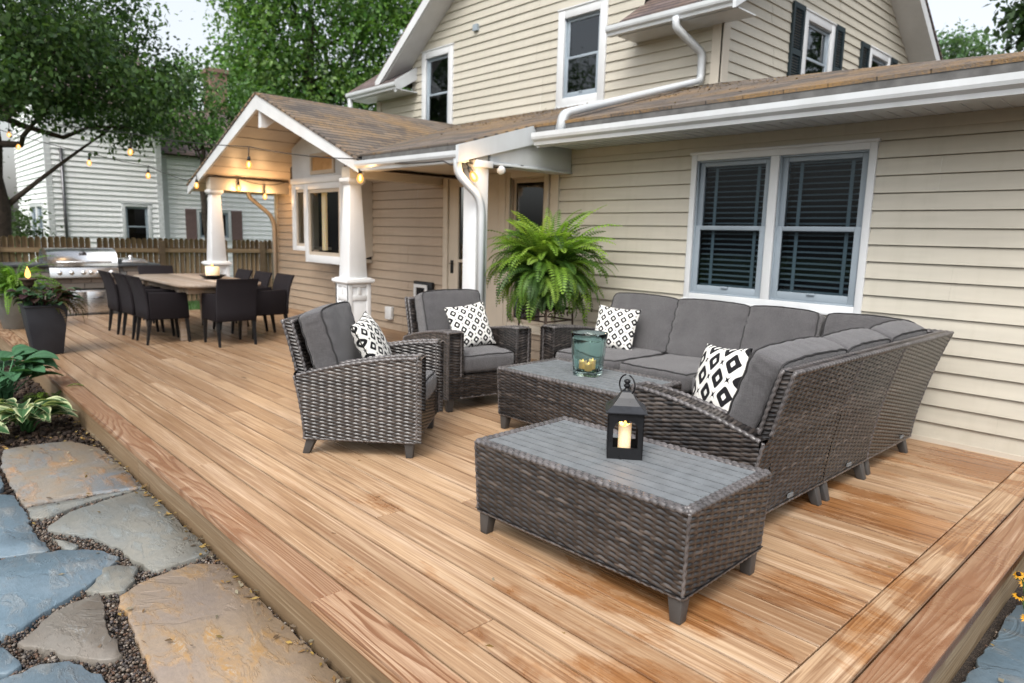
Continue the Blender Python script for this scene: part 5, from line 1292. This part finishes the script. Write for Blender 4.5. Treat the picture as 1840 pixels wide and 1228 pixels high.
# ---- black planter with mixed foliage and an oil torch
px_,py_=-7.90,.20
pl=thing('planter','tapered square black planter overflowing with dark foliage on the deck corner','planter',(px_,py_,0))
mb=MB(); mb.frustum(px_,py_,0,.50,.125,.185); part('pot',mb,MT['planter'],pl,bevel=.006)
mb=MB(); mb.frustum(px_,py_,.495,.515,.193,.195); part('rim',mb,MT['planter'],pl,bevel=.004)
mb=MB(); g=random.Random(4)
for i in range(70):
    az=g.uniform(0,2*PI); r=g.uniform(.02,.17); c=g.choice(((.035,.012,.016),(.03,.075,.03),(.045,.11,.05),(.05,.025,.02),(.025,.05,.025)))
    broad(mb,(px_+r*math.cos(az),py_+r*math.sin(az),.49),az,g.uniform(.09,.17),g.uniform(.07,.13),g.uniform(.03,.17),g.uniform(.5,1.4),c,(.10,.20,.10),i+700,g.choice((1.4,1.4,.8)),.6)
part('foliage',mb,MT['hosta'],pl,smooth=True)
mb=MB(); fronds(mb,(px_,py_+.08,.5),26,.36,9,(.0,.8),1.5,cols=((.13,.085,.05),(.10,.07,.035),(.08,.09,.03)),wl=.02,pairs=14,az=(.2,2.2)); part('trailing_stems',mb,MT['fern'],pl)
to=thing('oil_torch','small dark metal oil torch with a flame standing in the black planter','torch',(px_-.10,py_-.10,.5)); mb=MB(); x,y=px_-.10,py_-.10; mb.tube([(x,y,.5),(x,y,.70)],.012,8); mb.lathe([(.03,.69),(.05,.72),(.052,.75),(.085,.765),(.085,.775),(.02,.775),(0,.775)],x,y,0,16); part('burner',mb,MT['iron'],to,smooth=True)
mb=MB(); mb.lathe([(0,0),(.018,.012),(.026,.035),(.020,.07),(.009,.10),(0,.125)],x,y,.775,12); part('flame',mb,MT['flame'],to,smooth=True)
gp=thing('fern_pot','pale grey pot of feathery bright green fern behind the black planter','planter',(-10.2,.24,0)); mb=MB(); mb.lathe([(.15,0),(.21,.40),(.225,.42),(.225,.46),(.20,.46),(.18,.42),(0,.42)],-10.2,.24,0,24); part('pot',mb,MT['greypot'],gp,smooth=True)
mb=MB(); fronds(mb,(-10.2,.24,.45),110,.66,12,(.1,1.3),1.3,cols=((.12,.24,.03),(.16,.28,.04),(.09,.19,.03)),wl=.05,pairs=20); part('fronds',mb,MT['fern'],gp)
# ---- black eyed susans beside the deck at the right edge
bs=thing('black_eyed_susan','yellow black-eyed Susan flowers with dark leaves against the right side of the deck','flowers',(.16,2.45,GZ))
lf=MB();pt=MB();ce=MB();g=random.Random(8)
for i in range(46):
    broad(lf,(.16+g.uniform(-.08,.30),2.5+g.uniform(-.35,1.2),GZ),g.uniform(0,6.28),g.uniform(.08,.14),g.uniform(.03,.055),g.uniform(.02,.16),1.1,(.03,.07,.02),(.03,.07,.02),i+900,1.4,.5)
for (x,y,z) in ((.045,2.26,.02),(.075,2.12,-.01),(.06,2.33,-.04),(.14,2.20,-.02),(.02,3.02,.03),(.10,2.95,.05),(.20,2.45,.06),(.25,2.2,.02),(.16,2.75,.0),(.30,2.6,.04),(.12,2.05,-.06)):
    lf.tube([(x+.05,y+.03,GZ),(x+.01,y,z)],.003,5,(.04,.08,.02)); tl=V(g.uniform(-.3,.5),g.uniform(-.9,-.2),1); tl=nrm(tl); a=nrm(np.cross(tl,(0,0,1)+V(.01,0,0))); b=np.cross(tl,a)
    P=[];U=[]
    for k in range(12): t=2*PI*k/12+g.uniform(-.1,.1); P.append(V(x,y,z)); U.append(nrm(a*math.cos(t)+b*math.sin(t)-tl*.15))
    P=np.array(P);U=np.array(U); L=np.full(12,.024); leafquads(pt,P,L,L*.42,U,np.tile(tl,(12,1)),np.tile((.75,.36,.02),(12,1))*RNG.uniform(.8,1.1,(12,1)))
    fl_=part('petals',pt,MT['petal'],bs); pt=MB(); ce=MB(); ce.ball((x+tl[0]*.004,y+tl[1]*.004,z+tl[2]*.004),.0095,8,(.02,.012,.01)); part('flower_centre',ce,MT['chips'],fl_,smooth=True)
part('leaves',lf,MT['hosta'],bs,smooth=True)
# ================================================================== flagstones, gravel, mulch
ST={
'a':[(-4.629,-.58),(-5.017,-.518),(-5.033,-.386),(-4.971,-.149),(-4.688,-.03),(-4.139,-.012),(-3.78,-.012),(-3.72,-.02),(-3.781,-.244),(-3.803,-.493),(-3.808,-.569),(-4.047,-.58),(-4.401,-.58)],
'b':[(-3.767,-.565),(-3.755,-.404),(-3.722,-.141),(-3.694,-.059),(-3.672,-.279),(-3.628,-.396),(-3.57,-.501),(-3.608,-.569)],
'c':[(-3.423,-.53),(-3.564,-.408),(-3.640,-.175),(-3.645,-.018),(-3.345,-.012),(-3.002,-.012),(-2.66,-.012),(-2.622,-.03),(-2.607,-.138),(-2.597,-.265),(-2.729,-.299),(-2.932,-.328),(-3.146,-.388),(-3.27,-.462),(-3.362,-.535)],
'd':[(-4.251,-.821),(-4.027,-.597),(-3.637,-.583),(-3.379,-.594),(-3.123,-.574),(-3.175,-.752),(-3.244,-.897),(-3.6,-1.0),(-4.1,-.98)],
'e':[(-3.212,-.9),(-3.151,-.755),(-3.085,-.535),(-2.976,-.40),(-2.839,-.35),(-2.701,-.449),(-2.618,-.545),(-2.511,-.694),(-2.44,-.778),(-2.43,-.839),(-2.49,-.958),(-2.8,-1.05)],
'f':[(-2.775,-.416),(-2.702,-.315),(-2.572,-.352),(-2.497,-.416),(-2.543,-.483),(-2.601,-.525)],
'g':[(-2.333,-.799),(-2.485,-.663),(-2.539,-.502),(-2.429,-.503),(-2.257,-.532),(-2.0,-.536),(-2.058,-.622),(-2.228,-.726)],
'h':[(-2.471,-.438),(-2.54,-.315),(-2.568,-.123),(-2.47,-.012),(-2.192,-.012),(-1.928,-.012),(-1.686,-.012),(-1.35,-.012),(-1.0,-.02),(-.95,-.3),(-1.479,-.479),(-1.756,-.482),(-1.952,-.481),(-2.211,-.456)],
'i':[(-2.42,-.958),(-2.339,-.835),(-2.182,-.803),(-2.157,-.845),(-2.198,-.977),(-2.3,-1.05)],
'j':[(-2.139,-.842),(-2.152,-.75),(-2.116,-.681),(-1.954,-.618),(-1.759,-.583),(-1.595,-.62),(-1.4,-.9),(-1.836,-1.1),(-2.153,-.98)],
'k':[(-3.27,-.537),(-3.1,-.459),(-3.074,-.498),(-3.137,-.521)],
'l':[(-4.742,-.784),(-4.424,-.599),(-4.21,-.620),(-4.153,-.65),(-4.29,-.818),(-4.55,-.9)],
'm':[(.03,1.45),(.03,2.02),(.03,2.36),(.10,2.52),(.42,2.5),(.7,2.0),(.6,1.3),(.2,1.2)],
'o':[(.15,2.62),(.3,3.1),(.9,3.3),(1.0,2.6),(.5,2.56)]}
BL=((.13,.20,.25),(.18,.25,.30),(.26,.27,.26)); TN=((.28,.235,.18),(.24,.235,.215),(.34,.22,.10)); OR=((.30,.245,.205),(.36,.27,.18),(.46,.25,.06)); GR=((.22,.225,.205),(.26,.245,.20),(.20,.23,.23))
SI={'a':(((.28,.22,.15),(.19,.23,.26),(.40,.21,.08)),'large tan and blue veined flagstone touching the mulch bed'),'b':(GR,'narrow sliver flagstone below the large tan and blue veined one'),'c':(GR,'pale blue grey flagstone along the deck edge'),'d':(BL,'slate blue flagstone at the left photo edge above a long joint'),'e':(BL,'large smooth slate blue flagstone at the left photo edge'),'f':(GR,'small grey flagstone between the big blue and the orange one'),'g':(((.22,.19,.155),(.21,.20,.175),(.25,.22,.18)),'triangular brown grey flagstone left of the orange one'),'h':(OR,'big tan flagstone with an orange band at its head along the deck edge'),'i':(BL,'blue flagstone corner low at the left photo edge'),'j':(BL,'grey blue flagstone at the bottom photo edge'),'k':(GR,'tiny wedge flagstone set in the gravel joint'),'l':(BL,'small blue flagstone piece high at the left photo edge'),'m':(BL,'dark slate flagstone right of the deck below the yellow flowers'),'o':(GR,'grey flagstone behind the yellow flowers')}
def inpoly(P,poly):
    x,y=P[:,0],P[:,1]; ins=np.zeros(len(P),bool); n=len(poly)
    for i in range(n):
        x0,y0=poly[i];x1,y1=poly[(i+1)%n]
        c=((y0>y)!=(y1>y))&(x<(x1-x0)*(y-y0)/(y1-y0+1e-12)+x0); ins^=c
    return ins
SP=[]
for si,(kk,pl_) in enumerate(ST.items()):
    pl_=np.array(pl_); g=np.random.default_rng(50+si)
    # subdivide + smooth outline with small chips
    out=[]; n=len(pl_)
    for i in range(n):
        p0,p1,p2,p3=pl_[i-1],pl_[i],pl_[(i+1)%n],pl_[(i+2)%n]; L=np.linalg.norm(p2-p1); m=max(2,int(L/.03))
        for k in range(m):
            t=k/m; cr=.5*((2*p1)+(-p0+p2)*t+(2*p0-5*p1+4*p2-p3)*t*t+(-p0+3*p1-3*p2+p3)*t**3); ln_=p1+(p2-p1)*t
            out.append(cr*.25+ln_*.75+g.normal(size=2)*.0042)
    out=np.array(out); 
    if kk not in 'mno': out[:,1]=np.minimum(out[:,1],-.006)
    SP.append(out); n=len(out); cen=out.mean(0); zt=-.168+g.uniform(-.004,.004)
    mb=MB(); ins=cen+(out-cen)*(1-.005/np.maximum(.05,np.linalg.norm(out-cen,axis=1)))[:,None]
    v=[(x,y,GZ-.04) for x,y in out]+[(x,y,zt-.005) for x,y in out]+[(x,y,zt) for x,y in ins]
    f=[(i,(i+1)%n,n+(i+1)%n,n+i) for i in range(n)]+[(n+i,n+(i+1)%n,2*n+(i+1)%n,2*n+i) for i in range(n)]+[tuple(range(2*n,3*n))]
    a=sum(out[i][0]*out[(i+1)%n][1]-out[(i+1)%n][0]*out[i][1] for i in range(n))
    if a<0: f=[q[::-1] for q in f]
    mb.add(v,f); cs,lab=SI[kk]
    o=part('flagstone',mb,mat_stone('flagstone_'+lab.split()[0]+'_stone',*cs,si+1),None,off=(cen[0],cen[1],GZ))
    tag(o,lab,'flagstone','flagstones of the path')
def scatter(region,n,excl=True):
    x0,x1,y0,y1=region; P=RNG.uniform((x0,y0),(x1,y1),(n,2))
    if excl:
        m=np.zeros(n,bool)
        for s in SP: m|=inpoly(P,s)
        P=P[~m]
    return P
RNG=np.random.default_rng(77)
base=np.array([(-1,-1,-1),(1,-1,-1),(1,1,-1),(-1,1,-1),(-1,-1,1),(1,-1,1),(1,1,1),(-1,1,1)],float)*np.array((.75,.75,.6)); base=np.concatenate([base,[(0,0,1.0),(0,0,-1.0),(1.1,0,0),(-1.1,0,0),(0,1.1,0),(0,-1.1,0)]])
bf=[]; 
for q,c in (((4,5,6,7),8),((3,2,1,0),9),((1,2,6,5),10),((0,4,7,3),11),((2,3,7,6),12),((0,1,5,4),13)):
    for i in range(4): bf.append((q[i],q[(i+1)%4],c))
bf=np.array(bf)
def bits(P,zr,sz,asp,cols,smooth=True):
    n=len(P); S_=RNG.uniform(*sz,n)[:,None]*RNG.uniform(asp[0],asp[1],(n,3)); A=RNG.uniform(0,2*PI,n); T=RNG.normal(size=n)*.4
    v=base[None]*S_[:,None]*(1+RNG.normal(size=(n,14,1))*.12); ca,sa=np.cos(A)[:,None],np.sin(A)[:,None]
    ct,st_=np.cos(T)[:,None],np.sin(T)[:,None]; x=v[...,0]*ct-v[...,2]*st_; z=v[...,0]*st_+v[...,2]*ct; y=v[...,1]
    X=x*ca-y*sa; Y=x*sa+y*ca
    w=np.stack([X+P[:,0:1],Y+P[:,1:2],z+RNG.uniform(*zr,n)[:,None]],-1)
    C=np.array(cols)[RNG.integers(0,len(cols),n)]*RNG.uniform(.6,1.3,(n,1))
    mb=MB(); mb.add(w.reshape(-1,3),(bf[None]+14*np.arange(n)[:,None,None]).reshape(-1,3),None,np.repeat(C,14,axis=0)); return mb
P=np.concatenate([scatter((-4.0,-.9,-1.1,-.003),42000),scatter((.02,1.0,.0,2.6),5000)])
tag(part('gravel',bits(P,(GZ-.022,GZ+.003),(.003,.0065),(.7,1.2),((.10,.075,.055),(.055,.045,.04),(.17,.13,.10),(.07,.06,.06),(.22,.19,.16),(.12,.07,.045))),MT['pebble']),'fine brown pea gravel filling the joints between the flagstones','gravel',kind='stuff')
P=np.concatenate([scatter((-9.5,-3.9,-1.4,-.003),9000),scatter((.05,1.3,2.3,5),2200)])
tag(part('mulch',bits(P,(GZ-.03,GZ+.004),(.008,.022),(.25,1.3),((.035,.022,.015),(.05,.032,.022),(.022,.015,.012),(.07,.05,.035))),MT['chips']),'dark bark mulch of the planting bed beside the deck','mulch',kind='stuff')
# fallen leaves
def litter(P,z,sz,cols):
    n=len(P); U=unit_rows(n); U[:,2]*=.2; U/=np.linalg.norm(U,axis=1,keepdims=True); N_=np.tile(V(0,0,1),(n,1))+RNG.normal(size=(n,3))*.3; N_-=U*(N_*U).sum(1,keepdims=True); N_/=np.linalg.norm(N_,axis=1,keepdims=True)
    L=RNG.uniform(*sz,n); C=np.array(cols)[RNG.integers(0,len(cols),n)]*RNG.uniform(.6,1.2,(n,1)); mb=MB(); leafquads(mb,np.column_stack([P,z]),L,L*RNG.uniform(.3,.6,n),U,N_,C); return mb
LC=((.30,.19,.05),(.20,.11,.04),(.10,.06,.03),(.24,.16,.05),(.14,.10,.07),(.22,.19,.14))
n=240; x=RNG.uniform(-5.6,-.9,n); P1=np.column_stack([x,-.008-np.abs(RNG.normal(size=n))*.03]); P2=RNG.uniform((-6.2,-.8),(-4.9,-.05),(170,2)); P3=RNG.uniform((-4.9,-.6),(-1.2,-.03),(46,2)); P4=RNG.uniform((.03,1.2),(.3,2.6),(16,2))
P=np.concatenate([P1,P2,P3,P4]); z=np.full(len(P),-.160); z[n:n+170]=GZ+.012
tag(part('leaf_litter',litter(P,z,(.012,.04),LC),MT['litter']),'dry brown and yellow leaf litter along the foot of the deck','leaf litter',kind='stuff')
P=np.array([(-2.65,.42),(-1.35,.62),(-2.1,.35),(-3.3,.5),(-1.0,.32),(-.15,2.5),(-.55,1.4),(-2.9,.95),(-1.9,.22),(-.62,1.0),(-.35,1.95),(-4.2,.8),(-.9,.55),(-2.35,.72)]); 
tag(part('deck_leaf_litter',litter(P,np.full(len(P),.003),(.014,.035),LC),MT['litter']),'a few tiny dry leaves scattered on the deck boards','leaf litter',kind='stuff')
# twigs, seeds and leaf bits caught on the lower roof, thickest against the upper wall
n=2600; x=RNG.uniform(-8.3,-.3,n); y=6.45-np.abs(RNG.normal(size=n))*.9; m=(y>2.9)&(x<-.1-(y-3.6)*1.45+.0)&((y>3.65)|(x<-4.4))&(zm(y)>gz(x)+.02); x,y=x[m],y[m]
tag(part('roof_leaf_litter',litter(np.column_stack([x,y]),zm(y)+.034,(.012,.04),((.30,.17,.05),(.22,.12,.04),(.14,.08,.03),(.36,.25,.09))),MT['litter']),'rusty leaf litter and seeds lying on the lower shingle roof','leaf litter',kind='stuff')
# ================================================================== fence, neighbours
fe=thing('fence','weathered brown dog eared wooden privacy fence behind the grill','fence',(-14.5,2.5,GZ))
mb=MB(); y=-3.; i=0
while y<12.:
    w=.088; x=-14.5+random.uniform(-.004,.004); top=1.115-.004*(y)+random.uniform(-.012,.012); c=(random.random(),random.random(),random.random())
    if i%26!=25:
        pr=[(y,GZ),(y+w,GZ),(y+w,top-.035),(y+w*.72,top),(y+w*.28,top),(y,top-.035)]
        v=[(x,a,b) for a,b in pr]+[(x-.018,a,b) for a,b in pr]
        mb.add(v,[(0,1,2,3,4,5),(11,10,9,8,7,6)]+[(k,(k+1)%6,6+(k+1)%6,6+k) for k in range(6)],[(b,a-y) for a,b in pr]*2,c)
    y+=.0985; i+=1
part('pickets',mb,MT['fence'],fe)
for z in (.0,.82):
    mb=MB(); r=(random.random(),random.random(),.4); mb.hexa([(-14.482,-3,z),(-14.44,-3,z),(-14.44,12,z),(-14.482,12,z),(-14.482,-3,z+.085),(-14.44,-3,z+.085),(-14.44,12,z+.085),(-14.482,12,z+.085)],r); part('rail',mb,MT['fence'],fe)
for y in (-1.9,.45,3.19,5.25,7.7):
    mb=MB(); mb.box(-14.44,-14.35,y,y+.09,GZ,1.06,(random.random(),.5,.5)); part('post',mb,MT['fence'],fe)
nb=thing('neighbour_house','neighbouring pale sided house with a pipe on its wall behind the fence','house',(-22,3.6,GZ))
XA=-20.; MA=MX(XA); mb=MB(); hA_,_=window(nb,MA,3.90,4.63,.7,1.93,1,tr=.09,wd=.04)
siding(mb,MA,2.30,4.95,GZ,4.4,.135,[hA_],D=.032); ML=MY(2.30)
hL,_=window(nb,ML,-22.6,-20.7,.55,1.86,2,tr=.09,wd=.04,mull=.12); siding(mb,ML,-24.5,XA,GZ,4.4,.135,[hL],D=.032); part('siding',mb,MT['siding_white'],nb)
mb=MB(); mb.box(XA,XA+.05,4.80,4.93,GZ,4.4); part('corner_trim',mb,MT['trim'],nb); mb=MB(); mb.box(XA-.06,XA+.03,2.27,2.40,GZ,4.4); part('corner_trim',mb,MT['trim'],nb)
mb=MB(); mb.tube([(XA+.05,2.62,GZ),(XA+.05,2.62,3.2)],.035,8); part('drain_pipe',mb,MT['steel_dark'],nb)
mb=MB(); slab(mb,[(XA+.35,2.0,4.35),(XA+.35,5.1,4.35),(-22.3,5.1,6.3),(-22.3,2.0,6.3)],.04); slab(mb,[(-24.8,2.0,4.35),(-22.3,2.0,6.3),(-22.3,5.1,6.3),(-24.8,5.1,4.35)],.04); part('roof',mb,MT['shingle_dark'],nb)
nc=thing('white_house','white sided house with mauve shutters seen through the porch','house',(-22,8,GZ))
XB=-20.25; MB_=MX(XB); mb=MB(); hB_,_=window(nc,MB_,5.88,6.86,.98,1.86,1,tr=.08,wd=.04,hung=False); siding(mb,MB_,5.02,13.,GZ,3.3,.135,[hB_],D=.028); siding(mb,MY(5.02),-24,XB,GZ,3.3,.125); part('siding',mb,MT['siding_white'],nc)
for a,b in ((5.58,5.87),(6.87,7.18)): mb=MB(); mb.boxm(MB_,a,b,.98,1.86,.012,.05); part('shutter',mb,MT['shutter_red'],nc)
mb=MB(); mb.box(XB,XB+.06,5.0,5.14,GZ,3.2); part('corner_trim',mb,MT['trim'],nc)
mb=MB(); slab(mb,[(XB+.12,4.8,3.3),(XB+.12,13.2,3.3),(-23,13.2,5.0),(-23,4.8,5.0)],.04); slab(mb,[(-25.7,4.8,3.25),(-23,4.8,5.0),(-23,13.2,5.0),(-25.7,13.2,3.25)],.04); rf=part('roof',mb,MT['shingle_dark'],nc)
mb=MB(); mb.box(-23.6,-23.0,7.4,7.95,4.6,6.3); mb.box(-23.65,-22.95,7.35,8.0,6.3,6.42); part('chimney',mb,mat_plain('chimney_brick',(.20,.13,.10),.9,.25,12,.6),rf)
mb=MB(); mb.boxm(MB_,8.75,8.87,.95,1.18,.01,.12); part('wall_lamp',mb,MT['black'],nc)
# ================================================================== string lights
def bulbs(root,pts,drop=True):
    for p,b,up in pts:
        p=V(*p); b=V(*b); d=nrm(b-p); L=np.linalg.norm(b-p)
        mb=MB(); mb.tube([p,p+d*max(.02,L-.085)],.006,6); s0=p+d*max(.01,L-.10); mb.tube([s0,s0+d*.05],[.017,.020],10); sk=part('socket',mb,MT['socket'],root,smooth=True)
        mb=MB(); c=s0+d*.05; mb.tube([c,c+d*.012,c+d*.04,c+d*.072,c+d*.092,c+d*.098],[.014,.023,.036,.033,.018,.003],12); part('bulb',mb,MT['bulb'],sk,smooth=True); mb=MB(); mb.tube([c+d*.012,c+d*.03,c+d*.06,c+d*.075],[.004,.013,.013,.004],8); part('filament',mb,MT['filament'],sk,smooth=True)
def cable(root,pts,sag=.0,r=.0065):
    mb=MB(); out=[]
    for a,b in zip(pts[:-1],pts[1:]):
        a=V(*a);b=V(*b)
        for t in np.linspace(0,1,10)[:-1]: out.append(a+(b-a)*t-V(0,0,sag*4*t*(1-t)))
    out.append(V(*pts[-1])); mb.tube(out,r,6); part('cable',mb,MT['socket'],root,smooth=True)
sl=thing('string_lights','string of glowing bulbs running from the big tree across the porch gable to the post','string lights',(-6.0,2.74,2.0))
cable(sl,[(-15.64,.923,3.316),(-10.734,1.848,2.657),(-7.88,2.386,2.315),(-5.93,2.753,2.085),(-4.42,2.69,1.97),(-4.27,2.82,1.965),(-4.25,3.5,1.99)],.03)
bulbs(sl,[((-15.25,1.0,3.22),(-15.29,.99,2.93),0),((-10.734,1.848,2.657),(-10.795,1.837,2.395),0),((-7.88,2.386,2.315),(-7.89,2.384,2.10),0),((-5.93,2.753,2.07),(-5.932,2.753,1.885),0),((-4.27,2.82,1.965),(-4.19,2.85,1.835),0)])
s2=thing('string_lights','string of glowing bulbs sloping from the big tree to the far porch corner','string lights',(-11.2,2.7,2.1))
cable(s2,[(-15.3,.7,3.07),(-14.585,1.028,2.87),(-12.993,1.772,2.53),(-11.784,2.337,2.30),(-11.2,2.72,2.08),(-10.86,2.769,2.15)],.02)
bulbs(s2,[((-14.585,1.028,2.87),(-14.599,1.021,2.66),0),((-12.993,1.772,2.53),(-13.005,1.766,2.36),0),((-11.784,2.337,2.30),(-11.791,2.333,2.14),0),((-10.86,2.769,2.15),(-10.865,2.766,1.985),0)])
s3=thing('string_lights','pair of glowing bulbs strung along the far beam under the porch ceiling','string lights',(-10.62,3.5,2.1))
cable(s3,[(-10.62,2.95,2.15),(-10.62,3.33,2.13),(-10.62,3.76,2.06),(-10.62,4.1,2.12)],.02); bulbs(s3,[((-10.62,3.33,2.13),(-10.62,3.33,1.965),0),((-10.62,3.76,2.06),(-10.62,3.755,1.865),0)])
# ================================================================== light, sky, camera
w=bpy.data.worlds.new('World'); S.world=w; w.use_nodes=True; nt=w.node_tree; nt.nodes.clear()
EL,AZ=math.radians(52),math.radians(150)
sky=nt.nodes.new('ShaderNodeTexSky'); sky.sky_type='NISHITA'; sky.sun_disc=False; sky.sun_elevation=EL; sky.sun_rotation=AZ; sky.dust_density=5.; sky.air_density=1.2; sky.ozone_density=1.
hs=nt.nodes.new('ShaderNodeHueSaturation'); hs.inputs['Saturation'].default_value=.32; hs.inputs['Value'].default_value=2.12
bg=nt.nodes.new('ShaderNodeBackground'); bg.inputs[1].default_value=.14; ow=nt.nodes.new('ShaderNodeOutputWorld')
nt.links.new(sky.outputs[0],hs.inputs['Color']); nt.links.new(hs.outputs[0],bg.inputs[0]); nt.links.new(bg.outputs[0],ow.inputs[0])
sd=bpy.data.lights.new('sun','SUN'); sd.energy=1.1; sd.angle=math.radians(15); sd.color=(1,.97,.92); so=bpy.data.objects.new('sun',sd); link(so)
# sky rotation is measured clockwise from +Y
sdir=V(math.sin(AZ)*math.cos(EL),math.cos(AZ)*math.cos(EL),math.sin(EL))
from mathutils import Vector, Matrix
so.rotation_euler=Vector(sdir).to_track_quat('Z','Y').to_euler()
def glow(p,e,r=.03,c=(1,.60,.28)):
    l=bpy.data.lights.new('bulb_light','POINT'); l.energy=e; l.shadow_soft_size=r; l.color=c; o=bpy.data.objects.new('bulb_light',l); link(o); o.location=p
glow((-10.55,3.33,1.93),11); glow((-10.55,3.76,1.85),11); glow((-7.9,2.38,2.02),9); glow((-5.95,2.72,1.80),6); glow((-4.14,2.83,1.86),4);
glow((-1.185,1.205,TT+.16),.5,.01,(1,.5,.18))
cam=bpy.data.cameras.new('camera'); co_=bpy.data.objects.new('camera',cam); link(co_); S.camera=co_
YAW,PITCH,ROLL=2.38781238,.153174101,.0262547275
fwd=V(math.cos(YAW)*math.cos(PITCH),math.sin(YAW)*math.cos(PITCH),-math.sin(PITCH)); rt=V(math.sin(YAW),-math.cos(YAW),0); up=np.cross(rt,fwd)
r2=math.cos(ROLL)*rt+math.sin(ROLL)*up; u2=-math.sin(ROLL)*rt+math.cos(ROLL)*up
co_.matrix_world=Matrix(((r2[0],u2[0],-fwd[0],.525),(r2[1],u2[1],-fwd[1],-1.068),(r2[2],u2[2],-fwd[2],1.335),(0,0,0,1)))
cam.sensor_width=36; cam.sensor_fit='HORIZONTAL'; cam.lens=1228.637/1840*36; cam.clip_start=.05; cam.clip_end=500
cam.dof.use_dof=True; cam.dof.focus_distance=2.8; cam.dof.aperture_fstop=2.9
S.render.engine='CYCLES'; S.cycles.use_denoising=True; S.cycles.max_bounces=8; S.cycles.transparent_max_bounces=16; S.cycles.caustics_refractive=False; S.cycles.caustics_reflective=False
S.cycles.sample_clamp_indirect=6
S.view_settings.view_transform='Standard'; S.view_settings.look='None'; S.view_settings.exposure=0; S.view_settings.gamma=1
S.render.resolution_x=1024; S.render.resolution_y=683
